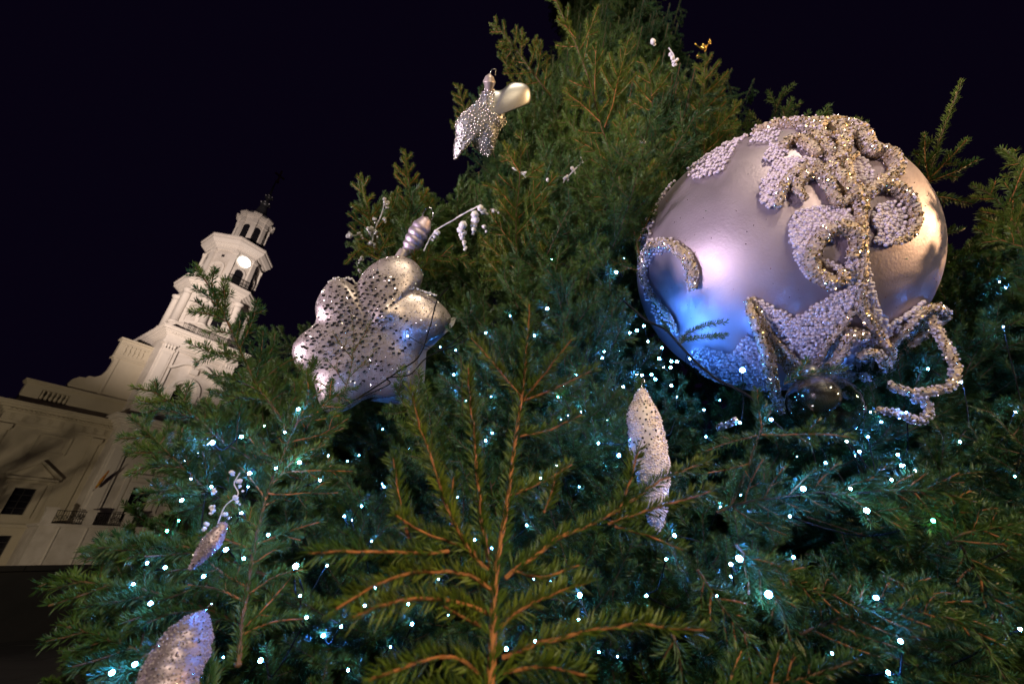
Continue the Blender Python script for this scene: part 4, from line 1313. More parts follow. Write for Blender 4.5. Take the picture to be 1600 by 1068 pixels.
V, F = prof_along(P(635, 398, 1.64), P(668, 340, 1.66), [(0,.010),(.07,.024),(.10,.029),(.13,.025),(.2,.034),(.24,.036),(.28,.032),(.36,.039),(.42,.039),(.46,.034),(.52,.041),(.60,.041),(.64,.036),(.72,.039),(.78,.037),(.82,.032),(.95,.022),(1,.008)])
link('hanger_cap', mesh_np('hanger_cap', local(V, fl_), F, M['silver'], smooth=True), fl_)
V, F = tube_np(catmull([P(660, 340, 1.66), P(663, 330, 1.66), P(671, 324, 1.66), P(677, 332, 1.66), P(675, 344, 1.66)], 6), .0028, 6)
link('wire_loop', mesh_np('wire_loop', local(V, fl_), F, M['wire'], smooth=True), fl_)
V, F = prof_along(P(632, 392, 1.63), P(620, 412, 1.62), [(0,.02),(.5,.022),(1,.02)]); link('collar', mesh_np('collar', local(V, fl_), F, M['silver2'], smooth=True), fl_)

# ------------------------------------------------------------------ star ornament covered with silver pearls
sc_ = P(760, 190, 2.45)
sx_, sy_, sn_ = view_plane(sc_, 10, -5)
def zs(pts): return [(700 + x/6.675, 100 + y/6.675) for x, y in pts]
s2 = np.array([loc2(u, v, sc_, sx_, sy_, sn_) for u, v in zs([(400,250),(340,330),(300,400),(200,480),(115,560),(78,650),(85,740),(62,850),(60,930),(75,1000),(150,910),(250,820),(320,900),(420,965),(475,900),(500,790),(530,700),(600,620),(590,540),(620,450),(700,380),(770,400),(845,420),(865,340),(840,240),(760,195),(650,200),(560,270),(470,270)])])
s2 = smooth_closed(s2, 116)
SV, SF, nf2 = puff(s2, .055, .045, 12, 2.6)
star = empty('star_ornament', sc_); star.rotation_euler = Matrix((sx_, sy_, sn_)).transposed().to_euler()
tag(star, 'silver star ornament crusted with small silver pearls, at the upper left edge of the tree', 'bauble')
link('star_body', mesh_np('star_body', SV, SF, M['silverback'], smooth=True), star)
q, N_ = sample_tris(SV, SF, 9000)
ok = [i for i in range(len(q)) if q[i, 2] > -.003 and not (q[i, 0] > .02 and q[i, 1] > .045 + 0*q[i, 0])]
q = q[ok]; N_ = N_[ok]; kk = thin_out(q, .0125)
V, F = stamp(ICO0, q[kk] + N_[kk]*.001, RNG.uniform(.0056, .0080, len(kk)))
e = link('pearls', mesh_np('pearls', V, F, M['beadsilver'], smooth=True), star); e['kind'] = 'stuff'
V, F = prof_along(P(764, 140, 2.45), P(765, 116, 2.45), [(0,.02),(.2,.025),(.5,.034),(.85,.022),(1,.006)]); link('hanger_cap', mesh_np('hanger_cap', local(V, star), F, M['silver2'], smooth=True), star)
V, F = tube_np([P(765, 118, 2.45), P(768, 108, 2.45), P(775, 108, 2.45), P(774, 118, 2.45)], .003, 6); link('wire_loop', mesh_np('wire_loop', local(V, star), F, M['wire'], smooth=True), star)

# ------------------------------------------------------------------ long beaded icicle baubles
def icicle(label, px, rg, radii, m_bead, m_body, bead=.0032, gap=.0055, studs=0, name='icicle_bauble', ribs=0., lk=1.):
    pts = [P(u, v, r) for (u, v), r in zip(px, rg)]
    root = empty(name, pts[0]); tag(root, label, 'bauble')
    p = catmull(pts, 8); rad = np.interp(np.linspace(0, 1, len(p)), np.linspace(0, 1, len(radii)), radii)
    if ribs: rad = rad * (1 + ribs*np.sin(np.linspace(0, 9*np.pi, len(p))))
    V, F = tube_np(p - np.array(pts[0]), rad, 22, .08)
    link('bauble_body', mesh_np('bauble_body', V, F, m_body, smooth=True), root)
    area = 2*math.pi*rad.mean()*np.linalg.norm(np.diff(p, axis=0), axis=1).sum()
    q, N_ = sample_tris(V, F, int(area/(gap*gap)*2.2)); kk = thin_out(q, gap)
    if studs:
        nz = np.array([mnoise.noise(Vector(x)*28) for x in q[kk]])
        a = [kk[i] for i in range(len(kk)) if nz[i] < .28]; b = [kk[i] for i in range(len(kk)) if nz[i] >= .28]
    else: a, b = kk, []
    V1, F1 = stamp(ICO0, q[a] + N_[a]*bead*.3, RNG.uniform(.8, 1.15, len(a))*bead)
    e = link('beading', mesh_np('beading', V1, F1, m_bead, smooth=True), root); e['kind'] = 'stuff'
    if b:
        b = [b[i] for i in thin_out(q[b], gap*2)]
        V1, F1 = stamp(OCT, q[b] + N_[b]*bead*.4, RNG.uniform(.8, 1.2, len(b))*bead*1.1)
        e = link('sequins', mesh_np('sequins', V1, F1, M['stud'], smooth=False), root); e['kind'] = 'stuff'
    n = int(len(a)*.25); j = RNG.integers(0, len(q), n)
    V1, F1 = stamp(OCT, q[j] + N_[j]*bead, RNG.uniform(.0008, .0018, n)); e = link('glitter', mesh_np('glitter', V1, F1, M['chip_silver']), root); e['kind'] = 'stuff'
    t0 = pts[0]; up_ = (pts[0]-pts[1]).normalized()
    V1, F1 = tube_np(catmull([Vector(), up_*.02*lk, up_*.03*lk + Vector((.005*lk, 0, 0)), up_*.02*lk + Vector((.009*lk, 0, 0))], 5), .0014*lk, 5)
    link('wire_loop', mesh_np('wire_loop', V1, F1, M['wire'], smooth=True), root)
    return root
icicle('long pale pink beaded bauble hanging right of the tree middle, below the giant ball', [(1003,610),(1005,650),(1011,690),(1019,735),(1022,775),(1027,830)], [1.0,.99,.98,.97,.97,.97],
       [.010,.022,.036,.039,.040,.040,.038,.035,.031,.027,.023,.006], M['bead_pink'], M['bead_pink'], .0028, .0047, 1)
icicle('fat frosted mauve bauble cut off by the bottom left edge of the picture', [(318,958),(300,985),(283,1020),(262,1065),(240,1120)], [.80,.79,.78,.77,.77],
       [.006,.018,.026,.030,.032,.032,.030,.026], M['bead_dim'], M['silver'], .0015, .0034, lk=.5)
icicle('slim blue-lit pointed bauble between the lower left boughs', [(350,818),(334,842),(317,864),(298,888)], [.78,.78,.78,.78],
       [.005,.010,.013,.011,.007,.003], M['bead_dim'], M['silver'], .0013, .0028, lk=.4)
# strings of frosted drops
def drops(label, px, rg, name='frosted_garland', stem=True, m='frost', r=.009, hang=(), mat_stem='frost', cat='garland'):
    root = empty(name, P(*px[0], rg)); tag(root, label, cat)
    o0 = np.array(P(*px[0], rg))
    p = catmull([P(u, v, rg) for u, v in px], 8) - o0
    if stem:
        V, F = tube_np(p, r*.35, 6, .3); link('stem', mesh_np('stem', V, F, M[mat_stem]), root)
    for h in hang:
        (u, v), n, (du, dv), r0 = h
        base = np.array(P(u, v, rg)) - o0
        dn = np.array(P(u+du, v+dv, rg)) - o0
        ps, ss = [], []
        for i in range(n):
            t = (i+.5)/n; rr_ = r0*(1.15-.75*t)
            for _ in range(3): ps.append(base*(1-t)+dn*t + RNG.normal(0, rr_*.35, 3)); ss.append(rr_*RNG.uniform(.6, 1))
        V, F = stamp(ICO0, ps, ss); link('drop', mesh_np('drop', V, F, M[m], smooth=True), root)
    return root
drops('frosted white twig with hanging drops right of the silver flower ornament', [(662,392),(672,372),(684,358),(706,345),(728,332),(748,322)], 1.62,
      hang=[((722,348),5,(4,42),.017),((740,340),4,(0,28),.017),((750,328),3,(12,6),.015),((686,360),3,(-14,18),.012),((768,328),3,(12,4),.013),((756,350),2,(4,16),.011)])
drops('cluster of clear crystal drops on the left edge of the tree above the flower ornament', [(602,312),(596,335),(586,358),(580,385)], 1.95, name='crystal_spray', m='crystal', mat_stem='crystal', cat='crystal spray',
      hang=[((602,314),3,(4,12),.012),((600,338),2,(2,12),.010),((588,340),2,(-2,10),.010),((578,355),3,(2,14),.013),((586,358),3,(4,14),.012),((578,378),3,(8,10),.012),((583,392),2,(2,10),.009)])
drops('clear crystal drops at the tip of the lowest bough beside the dark sky', [(545,362),(552,368),(562,366)], 1.95, name='crystal_spray', m='crystal', mat_stem='crystal', cat='crystal spray',
      hang=[((545,364),3,(3,8),.012),((560,362),3,(8,12),.008),((566,402),3,(-6,10),.009),((561,420),2,(3,6),.009)])
drops('small cluster of white frosted berries high in the middle of the tree', [(880,285),(893,270),(908,255)], 1.75, name='frosted_berries', m='frost', cat='berries',
      hang=[((884,275),3,(4,8),.010),((893,262),3,(6,8),.009),((905,250),2,(6,6),.009),((900,272),2,(4,8),.010),((1003,220),2,(4,4),.012)])
drops('white frosted berries in the top of the tree beside a golden glint', [(1045,75),(1053,88),(1052,102)], 2.6, name='frosted_berries', m='frost', cat='berries',
      hang=[((1018,62),3,(6,8),.014),((1050,86),3,(2,12),.014),((1056,95),3,(-4,10),.014)])
drops('string of golden beads glinting near the tree top', [(1085,68),(1100,78),(1108,66)], 2.6, name='gold_beads', m='gold', mat_stem='gold', cat='garland',
      hang=[((1098,72),3,(4,8),.014),((1090,85),2,(0,6),.009),((1108,64),2,(2,4),.009)])
drops('chain of bluish frosted drops above the slim blue-lit bauble', [(375,738),(366,755),(372,772),(352,790),(340,818)], .84, name='frosted_garland', m='frost', r=.0022,
      hang=[((372,748),3,(8,22),.0042),((366,775),3,(10,16),.0042),((336,765),2,(-2,8),.0042),((335,790),3,(-6,14),.0042),((324,818),3,(-8,12),.0042),((350,800),2,(10,12),.0042),((360,735),2,(6,8),.0042)])
drops('few white frosted berries left of the tree middle above the flower ornament', [(800,262),(815,270),(822,278)], 1.8, name='frosted_berries', m='frost', cat='berries',
      hang=[((818,268),2,(4,8),.008),((805,262),2,(2,5),.007),((855,280),2,(2,4),.008),((960,258),2,(3,4),.007)])

# ------------------------------------------------------------------ near boughs traced one by one
def to_tree(pts): return np.asarray([list(Vector(p) - Vector((CB.x, CB.y, 0))) for p in pts])
def hero(stem_px, shoots, dens=2300, nl=.018, nw=.0020, seed=0, r0=.006, sub=True, bark='bark', auto=0, autolen=.4, tw_bark='shoot', sublen=.34, stem_needles=True, nrm=None, ang=52, lit='needle'):
    rng = np.random.default_rng(500+seed)
    sp = catmull([P(*q) for q in stem_px], 6)
    sp = to_tree(sp)
    stem_ob = link('branch', None, tree) if False else None
    (V, F), (NV, NF) = twig_mesh([(sp, r0*.62, r0*.25, 0 if stem_needles else .5)], dens*.8, nl, nw, rng, 8)
    VV, FF, MI = merge([(V, F), (NV, NF)])
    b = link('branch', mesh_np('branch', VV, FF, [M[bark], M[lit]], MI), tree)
    view = np.array((EYE - P(*stem_px[len(stem_px)//2])).normalized()) if nrm is None else np.asarray(nrm, float)
    groups = []
    for pts in shoots:
        p = to_tree(catmull([P(*q) for q in pts], 6))
        L = np.linalg.norm(np.diff(p, axis=0), axis=1).sum()
        p = p + np.cumsum(rng.normal(0, L*.004, p.shape), axis=0)
        tw = [(p, .0013 + .005*min(L, .3), .0010, .02)]
        if sub and L > .07: tw += side_shoots(p, view, int(L/.030), sublen, rng, 50, .0013, .3, 0.02, 0)
        groups.append(tw)
    if auto:
        L = np.linalg.norm(np.diff(sp, axis=0), axis=1).sum()
        for t in side_shoots(sp, view, auto, autolen, rng, ang, .0022, .08, .0, 0):
            g = [t]
            l = np.linalg.norm(t[0][-1]-t[0][0])
            if l > .06 and sub: g += side_shoots(t[0], view, max(2, int(l/.026)), .42, rng, 50, .0013, .2, 0., 0)
            groups.append(g)
    for g in groups:
        (V, F), (NV, NF) = twig_mesh(g, dens, nl, nw, rng, 6)
        VV, FF, MI = merge([(V, F), (NV, NF)])
        link('twig', mesh_np('twig', VV, FF, [M[tw_bark], M[lit]], MI), b)
    return b
hero([(757,1130,.44),(768,1040,.46),(772,930,.49),(778,870,.51),(790,800,.54),(802,710,.57),(815,620,.60),(822,575,.61)], [
    [(820,585,.61),(824,530,.62),(827,478,.63)],
    [(816,622,.60),(775,572,.60),(737,527,.60)],
    [(818,622,.60),(858,572,.60),(892,530,.60)],
    [(818,626,.60),(875,602,.61),(930,574,.62)],
    [(812,682,.58),(860,672,.59),(908,650,.60)],
    [(765,885,.51),(752,800,.53),(740,700,.54),(735,630,.55),(728,556,.56)],
    [(762,888,.51),(722,840,.51),(690,770,.52),(655,672,.53),(636,604,.54)],
    [(745,868,.52),(738,858,.52),(690,839,.51),(652,822,.5),(621,801,.49)],
    [(770,918,.49),(722,896,.48),(659,887,.47),(591,899,.45),(515,938,.43)],
    [(700,860,.49),(620,864,.48),(550,866,.46),(480,866,.45)],
    [(752,978,.48),(722,962,.47),(693,946,.46)],
    [(764,960,.48),(690,935,.46),(610,938,.44),(555,955,.43)],
    [(760,1060,.46),(716,1026,.45),(648,1036,.43),(585,1060,.42)],
    [(790,902,.50),(859,860,.52),(915,833,.54),(972,803,.56),(1029,767,.59),(1109,730,.62)],
    [(950,818,.55),(1030,792,.57),(1112,770,.59)],
    [(960,822,.55),(1010,835,.56),(1066,858,.57)],
    [(966,800,.56),(984,750,.57),(996,700,.58)],
    [(780,978,.48),(830,938,.48),(921,906,.49)],
    [(785,1028,.47),(859,998,.47),(933,984,.48),(1001,979,.49),(1098,985,.50)],
    [(796,775,.55),(850,750,.56),(894,724,.57)],
    [(850,800,.55),(862,770,.56),(868,742,.56)],
    [(640,840,.52),(622,770,.53),(613,712,.54)],
    [(705,820,.53),(706,780,.54),(708,745,.54)],
    [(780,1050,.46),(850,1040,.46),(920,1050,.46)],
    [(765,1080,.45),(700,1080,.44),(640,1095,.43)],
    [(800,890,.50),(850,900,.50),(905,880,.52)],
    ], seed=1, r0=.0075, bark='shoot', dens=2100, nl=.0195, nw=.0020, sub=False, lit='needle_lit')
# left centre bough
hero([(372,1040,.80),(380,960,.82),(395,870,.85),(412,790,.88),(430,740,.90),(455,680,.93),(488,610,.96)], [
    [(425,755,.89),(465,715,.90),(510,695,.92)], [(432,740,.90),(480,735,.90),(552,735,.9)], [(420,770,.88),(470,770,.88),(530,770,.87)],
    [(455,690,.93),(500,680,.94),(545,655,.95)], [(465,660,.94),(480,620,.95),(478,580,.96)], [(440,720,.91),(405,700,.91),(385,672,.92)],
    [(415,780,.88),(395,750,.88),(376,728,.88)], [(400,850,.86),(450,830,.85),(500,815,.84)], [(398,860,.86),(350,840,.86),(310,835,.86)],
    [(385,930,.83),(430,900,.82),(470,890,.81)], [(385,940,.83),(340,920,.83),(295,915,.84)], [(380,990,.81),(430,970,.8),(480,965,.79)]], seed=2, r0=.007, auto=10, autolen=.25)
# upward sprig in front of the tower
hero([(460,690,1.10),(430,640,1.12),(400,600,1.15),(372,540,1.18),(345,480,1.2),(322,440,1.22),(303,414,1.24)], [
    [(338,470,1.2),(332,445,1.21),(337,420,1.22)], [(345,482,1.2),(322,462,1.2),(304,450,1.21)], [(352,500,1.19),(325,490,1.19),(300,487,1.2)],
    [(350,495,1.19),(352,470,1.2),(348,445,1.2)], [(362,522,1.18),(340,516,1.18),(322,520,1.18)], [(375,545,1.18),(395,500,1.19),(402,470,1.2)],
    [(380,558,1.17),(350,552,1.17),(330,556,1.17)], [(390,580,1.16),(425,545,1.17),(430,520,1.17)], [(400,600,1.15),(440,570,1.16),(462,560,1.16)],
    [(405,610,1.14),(360,590,1.14),(325,585,1.15)], [(420,630,1.13),(462,600,1.14),(490,590,1.15)]], seed=3, r0=.006, auto=8, autolen=.3, tw_bark='bark')
# boughs reaching out over the town hall
hero([(400,720,1.05),(350,690,1.08),(310,655,1.1),(275,635,1.12),(240,612,1.14),(208,606,1.16)], [
    [(300,650,1.1),(290,625,1.11),(300,600,1.12)], [(290,648,1.1),(255,640,1.11),(225,645,1.12)], [(335,680,1.08),(300,690,1.09),(262,690,1.1)],
    [(340,680,1.08),(335,650,1.09),(320,625,1.1)], [(262,625,1.12),(235,628,1.13),(215,625,1.14)], [(370,700,1.07),(372,660,1.08),(378,630,1.09)]], seed=4, r0=.005, auto=10, autolen=.3, tw_bark='bark')
hero([(385,790,.98),(330,770,1.0),(290,735,1.03),(255,700,1.05),(222,668,1.08),(205,652,1.1)], [
    [(280,730,1.03),(240,725,1.04),(205,740,1.05)], [(262,706,1.05),(235,700,1.06),(200,700,1.07)], [(300,745,1.02),(290,715,1.03),(285,690,1.04)], [(320,770,1.0),(270,775,1.02),(225,785,1.03)]], seed=5, r0=.005, auto=12, autolen=.34, tw_bark='bark')
hero([(420,900,.9),(340,870,.93),(270,850,.97),(210,845,1.0),(160,850,1.03),(130,860,1.05)], [], seed=6, r0=.005, auto=16, autolen=.36, tw_bark='bark', nrm=(0, -.6, .8))
hero([(400,990,.86),(320,950,.9),(240,925,.94),(170,915,.98),(110,905,1.02),(82,900,1.04)], [], seed=7, r0=.005, auto=16, autolen=.34, tw_bark='bark', nrm=(0, -.6, .8))
hero([(360,1100,.86),(280,1050,.9),(200,1010,.94),(130,985,.98),(90,975,1.0)], [], seed=8, r0=.005, auto=16, autolen=.34, tw_bark='bark', nrm=(0, -.6, .8))
# upper centre bough
hero([(1045,520,1.5),(1010,440,1.55),(990,360,1.6),(962,260,1.7),(940,200,1.78),(925,140,1.85),(900,70,1.95),(868,0,2.05),(860,-30,2.1)], [
    [(905,80,1.94),(920,50,1.97),(935,10,2.0)], [(900,60,1.96),(885,40,1.97),(872,28,1.98)], [(928,150,1.84),(930,110,1.86),(930,65,1.88)],
    [(945,200,1.78),(965,140,1.8),(985,60,1.85)], [(938,190,1.79),(905,160,1.8),(880,140,1.82)], [(965,270,1.7),(990,220,1.72),(1000,180,1.75)],
    [(960,260,1.7),(925,230,1.72),(895,215,1.74)], [(985,340,1.62),(1020,300,1.64),(1040,270,1.66)], [(980,330,1.62),(950,310,1.63),(920,305,1.64)],
    [(1000,400,1.57),(1040,370,1.58),(1080,355,1.6)]], seed=9, r0=.008, auto=14, autolen=.16, sublen=.4, lit='needle_lit')
hero([(1030,240,2.2),(1020,170,2.3),(1015,120,2.35),(1000,90,2.4)], [[(1018,150,2.3),(1035,130,2.32),(1048,112,2.34)], [(1018,160,2.3),(1000,140,2.32),(990,125,2.33)]], seed=10, r0=.006, auto=8, autolen=.4, lit='needle_lit')
hero([(1100,260,2.1),(1100,190,2.2),(1100,130,2.3),(1102,85,2.4)], [], seed=11, r0=.006, auto=14, autolen=.35, lit='needle_lit')
# sprigs around the middle left
hero([(830,520,1.45),(812,440,1.5),(806,350,1.58),(812,280,1.64),(815,205,1.72)], [[(808,330,1.6),(780,300,1.6),(755,290,1.62)],[(810,340,1.6),(845,300,1.62),(870,270,1.64)],[(812,270,1.65),(795,240,1.66),(788,222,1.68)]], seed=12, r0=.006, auto=14, autolen=.3, lit='needle_lit')
hero([(655,450,1.6),(650,430,1.62),(690,400,1.62),(740,415,1.6)], [], seed=13, r0=.004, auto=10, autolen=.35, lit='needle_lit')
hero([(600,440,1.9),(590,390,1.95),(578,340,2.0),(568,300,2.05),(564,272,2.1)], [[(580,345,2.0),(562,330,2.0),(548,318,2.02)],[(590,390,1.95),(570,385,1.95),(540,412,1.96)],[(585,360,1.98),(610,330,2.0),(622,290,2.02)]], seed=14, r0=.006, auto=12, autolen=.3, lit='needle_lit')
hero([(660,380,1.95),(650,330,2.0),(640,290,2.05),(632,235,2.12)], [], seed=15, r0=.006, auto=14, autolen=.34, lit='needle_lit')
hero([(740,230,2.6),(730,190,2.65),(722,160,2.7),(715,132,2.75)], [], seed=16, r0=.006, auto=12, autolen=.4, lit='needle_lit')
hero([(860,150,2.6),(830,110,2.65),(805,75,2.7),(780,45,2.75),(765,38,2.8)], [], seed=17, r0=.007, auto=14, autolen=.35, lit='needle_lit')
hero([(795,120,2.7),(790,85,2.7),(788,55,2.75)], [], seed=18, r0=.004, auto=6, autolen=.3, lit='needle_lit')
# right: leader against the sky
hero([(1425,400,1.75),(1435,320,1.8),(1452,270,1.84),(1466,225,1.88),(1482,180,1.92),(1503,126,1.97)], [
    [(1448,285,1.83),(1425,262,1.83),(1397,240,1.84)], [(1450,280,1.83),(1445,245,1.84),(1444,210,1.86)], [(1450,282,1.83),(1480,250,1.84),(1512,216,1.85)],
    [(1450,285,1.83),(1485,272,1.83),(1528,250,1.84)], [(1438,310,1.81),(1475,308,1.81),(1520,318,1.82)]], seed=19, r0=.006, lit='needle_lit')
hero([(1620,420,1.7),(1585,350,1.75),(1555,310,1.78),(1520,290,1.8)], [[(1590,360,1.75),(1560,350,1.76),(1530,352,1.77)],[(1580,345,1.75),(1585,300,1.77),(1600,262,1.78)]], seed=20, r0=.006, auto=10, autolen=.35, lit='needle_lit')
hero([(1640,300,1.8),(1600,260,1.84),(1575,240,1.88),(1562,232,1.9)], [], seed=21, r0=.005, auto=6, autolen=.3, lit='needle_lit')
hero([(1340,330,2.3),(1330,270,2.35),(1335,215,2.4),(1345,185,2.45)], [], seed=22, r0=.005, auto=10, autolen=.3, lit='needle_lit')
# right middle: boughs stretching sideways
hero([(1140,792,.92),(1165,740,.93),(1178,700,.94),(1190,670,.95),(1205,640,.97)], [
    [(1190,678,.94),(1240,678,.95),(1290,678,.96),(1335,684,.97)], [(1183,680,.94),(1140,690,.93),(1095,705,.92)], [(1190,668,.95),(1185,640,.95),(1182,610,.96)], [(1170,725,.93),(1120,735,.92),(1085,740,.91)]], seed=23, r0=.005)
hero([(1120,800,.92),(1160,785,.93),(1230,775,.94),(1290,768,.96),(1360,780,.98),(1410,800,1.0)], [], seed=24, r0=.0045, auto=14, autolen=.34, nrm=(-.3,-.7,-.6))
hero([(1300,772,.95),(1350,768,.97),(1430,766,1.0),(1480,772,1.02),(1550,792,1.06)], [[(1440,766,1.0),(1480,745,1.02),(1530,735,1.04)],[(1440,768,1.0),(1500,800,1.02),(1560,795,1.04)],[(1430,770,1.0),(1470,815,1.0),(1520,830,1.02)]], seed=25, r0=.005, auto=12, autolen=.36)
hero([(1480,850,1.0),(1500,835,1.0),(1545,825,1.02),(1600,815,1.05)], [], seed=26, r0=.004, auto=10, autolen=.4)
# small sprig crossing the ball and the black cable
hero([(1062,540,1.18),(1070,525,1.2),(1080,518,1.21),(1105,508,1.22),(1136,502,1.23)], [[(1066,532,1.2),(1100,527,1.21),(1133,524,1.22)]], seed=27, r0=.003, sub=False, bark='bark', tw_bark='bark', dens=2400, nl=.016)
hero([(1225,600,1.22),(1245,590,1.23),(1280,582,1.24),(1322,575,1.26)], [[(1240,592,1.23),(1255,575,1.24),(1262,560,1.25)]], seed=28, r0=.003, dens=2000)
# bare twigs in front of the flower ornament
hero([(500,690,1.15),(525,640,1.2),(545,590,1.24),(553,530,1.28),(548,490,1.3)], [[(540,600,1.23),(520,570,1.24),(505,560,1.25)],[(545,590,1.24),(575,560,1.25),(590,545,1.26)],[(535,625,1.22),(505,600,1.22),(480,595,1.23)],[(550,560,1.26),(530,535,1.27),(520,520,1.28)],[(552,550,1.27),(570,520,1.28),(580,500,1.29)]], seed=29, r0=.003, dens=700, nl=.011, bark='bark', tw_bark='bark')
hero([(480,800,.95),(470,700,1.0),(490,650,1.05),(520,620,1.1),(560,605,1.12)], [], seed=30, r0=.004, auto=12, autolen=.3)
# hanging boughs low on the right
for k, (a, b, c, d) in enumerate([((1150,850),(1190,900),(1220,950),(1235,1000)), ((1380,900),(1450,930),(1520,980),(1570,1060)), ((1050,990),(1060,1020),(1064,1050),(1066,1090)), ((1090,890),(1130,950),(1180,1010),(1200,1060)),
                                  ((1250,990),(1330,960),(1420,950),(1500,970)), ((1500,850),(1530,900),(1560,950),(1575,1010)), ((1100,1100),(1160,1080),(1250,1060),(1340,1030)), ((1200,880),(1260,920),(1310,930),(1370,960))]):
    r = (.72, .95, .6, .68, .85, 1.0, .6, .82)[k]
    hero([(*a, r), (*b, r+.01), (*c, r+.02), (*d, r+.03)], [], seed=40+k, r0=.004, auto=14, autolen=.32, nrm=(-.3, -.7, .6))

# ------------------------------------------------------------------ fairy lights
BULBS = [(353,858),(318,900),(963,425),(855,482),(797,493),(759,520),(712,547),(688,542),(637,525),(862,405),(709,585),(769,676),(759,688),(876,655),(835,524),(944,549),(967,711),(935,692),(844,746),(823,820),
 (715,777),(742,843),(768,856),(581,845),(538,806),(550,812),(565,790),(543,720),(561,711),(462,884),(511,883),(469,930),(479,964),(533,978),(505,992),(544,1046),(570,945),(638,943),(644,974),
 (685,904),(834,904),(860,907),(906,929),(791,1013),(836,1001),(936,1018),(965,1025),(1041,873),(1054,836),(1052,736),(1103,682),(984,520),(995,516),(1006,509),(1013,533),(1034,543),(1049,564),
 (1058,565),(1048,574),(1003,586),(1018,585),(1024,592),(1049,602),(904,967),(332,691),(377,682),(413,665),(445,675),(431,731),(468,722),(388,760),(390,739),(330,760),(284,781),(377,801),(279,813),
 (261,829),(230,879),(258,886),(381,872),(419,835),(208,912),(235,942),(211,1037),(175,1050),(407,1031),(349,1026),(598,670),(466,639),(1205,655),(1156,660),(1377,659),(1356,682),(1343,705),
 (1403,710),(1409,727),(1290,723),(1255,763),(1329,763),(1354,797),(1393,749),(1155,872),(1201,928),(1369,933),(1407,1001),(1388,1050),(1586,744),(1594,982),(1416,644),(1458,813),(1234,806),
 (1562,440),(1450,576),(1030,560),(1160,578),(900,585),(872,620),(905,760),(640,700),(500,750),(1010,930),(1120,930),(1500,690),(1240,870),(1078,560),(1100,640),(1125,625),(700,960),(610,1010),(1300,1020),(600,760)]
BIG = {(963,425),(855,482),(967,711),(505,992),(407,1031),(1343,705),(1403,710),(1354,797),(1255,763),(1201,928),(1155,872),(462,884),(1160,578),(906,929),(332,691)}
GREEN = {(862,405),(261,829),(279,813),(413,665),(872,620),(1458,813)}
bpy.context.view_layer.update()
dg = bpy.context.evaluated_depsgraph_get()
bl = []
FILL_BULBS = {}  # extra bulbs added deep among the boughs to make the foliage glow
for (a_, b_, c_, d_, n_) in ((880, 1080, 400, 720, 15), (1320, 1430, 640, 745, 7), (1130, 1270, 640, 790, 3), (470, 620, 690, 1000, 3), (700, 900, 480, 760, 6), (1480, 1590, 450, 700, 4), (1100, 1180, 700, 900, 4), (240, 330, 680, 840, 4)):
    for _ in range(n_):
        q_ = (rr.randint(a_, b_), rr.randint(c_, d_))
        if q_ not in BULBS: BULBS.append(q_); FILL_BULBS[q_] = rr.uniform(.05, .13)
for (u, v) in BULBS:
    hits = []
    for du, dv in ((0, 0), (3, 0), (-3, 0), (0, 3), (0, -3), (2, 2), (-2, -2)):
        d = ray(u+du, v+dv)
        o_ = EYE + d*.70 if (u, v) != (1160, 578) else EYE + d*.6
        ok, loc, nrm, idx, ob, mx = scn.ray_cast(dg, o_, d, distance=6)
        if ok: hits.append((loc-EYE).length)
    if (u, v) in BIG and hits: hits = [min(hits) - .008]
    if not hits: hits = [crown_range(u, v) or 1.5]
    hits.sort()
    rg = hits[0] - .012
    if (u, v) == (637, 525): rg = 1.44
    if (u, v) in ((640, 700), (688, 542)): rg = 1.62
    if 980 <= u <= 1062 and 505 <= v <= 606: rg = 1.36 + .02*((u*7) % 5)
    if (u, v) == (1160, 578): rg = 1.27
    if (u, v) in ((353,858), (318,900)): rg = .80  # bulbs added to light the slim bauble blue
    if (u, v) in FILL_BULBS:
        rg = hits[0] + FILL_BULBS[(u, v)]
        if (P(u, v, rg) - BALL_C).length < BALL_R + .03 or (P(u, v, rg) - fc).length < .2: continue
    bl.append([u, v, rg])
    print
def bulb_mesh(ledm):
    V, F = ICO1; V = V.copy(); V[:, 2] *= 1.25
    S_, SF_ = tube_np([(0, 0, -.9), (0, 0, -1.6), (0, 0, -3.6)], [.75, .8, .55], 8)
    VV, FF, MI = merge([(V*.0030, F), (S_*.0030, SF_)])
    return mesh_np('bulb', VV, FF, [ledm, M['socket']], MI, smooth=True)
BM, BG, BD = bulb_mesh(M['led']), bulb_mesh(M['led_green']), bulb_mesh(M['led_fill'])
SEEDS = [((330,800), 'string of blue-white fairy lights on the boughs in front of the town hall'),
         ((480,940), 'string of blue-white fairy lights low on the left, below the flower ornament'),
         ((700,560), 'string of blue-white fairy lights running right from the silver flower ornament'),
         ((880,480), 'string of blue-white fairy lights in the upper middle, left of the giant ball'),
         ((1030,560), 'tight cluster of blue-white fairy lights at the lower left side of the giant ball'),
         ((800,800), 'string of blue-white fairy lights behind the near sprig in the middle'),
         ((850,980), 'string of blue-white fairy lights along the bottom of the picture, behind the near sprig'),
         ((1360,700), 'string of blue-white fairy lights under the bead loops of the giant ball'),
         ((1050,850), 'string of blue-white fairy lights below the long pink bauble'),
         ((1350,980), 'sparse string of blue-white fairy lights in the dark lower right of the tree'),
         ((1540,560), 'sparse string of blue-white fairy lights on the far right flank beside the giant ball')]
groups = {k: [] for k in range(len(SEEDS))}
for b in bl:
    k = min(range(len(SEEDS)), key=lambda i: (SEEDS[i][0][0]-b[0])**2 + (SEEDS[i][0][1]-b[1])**2)
    groups[k].append(b)
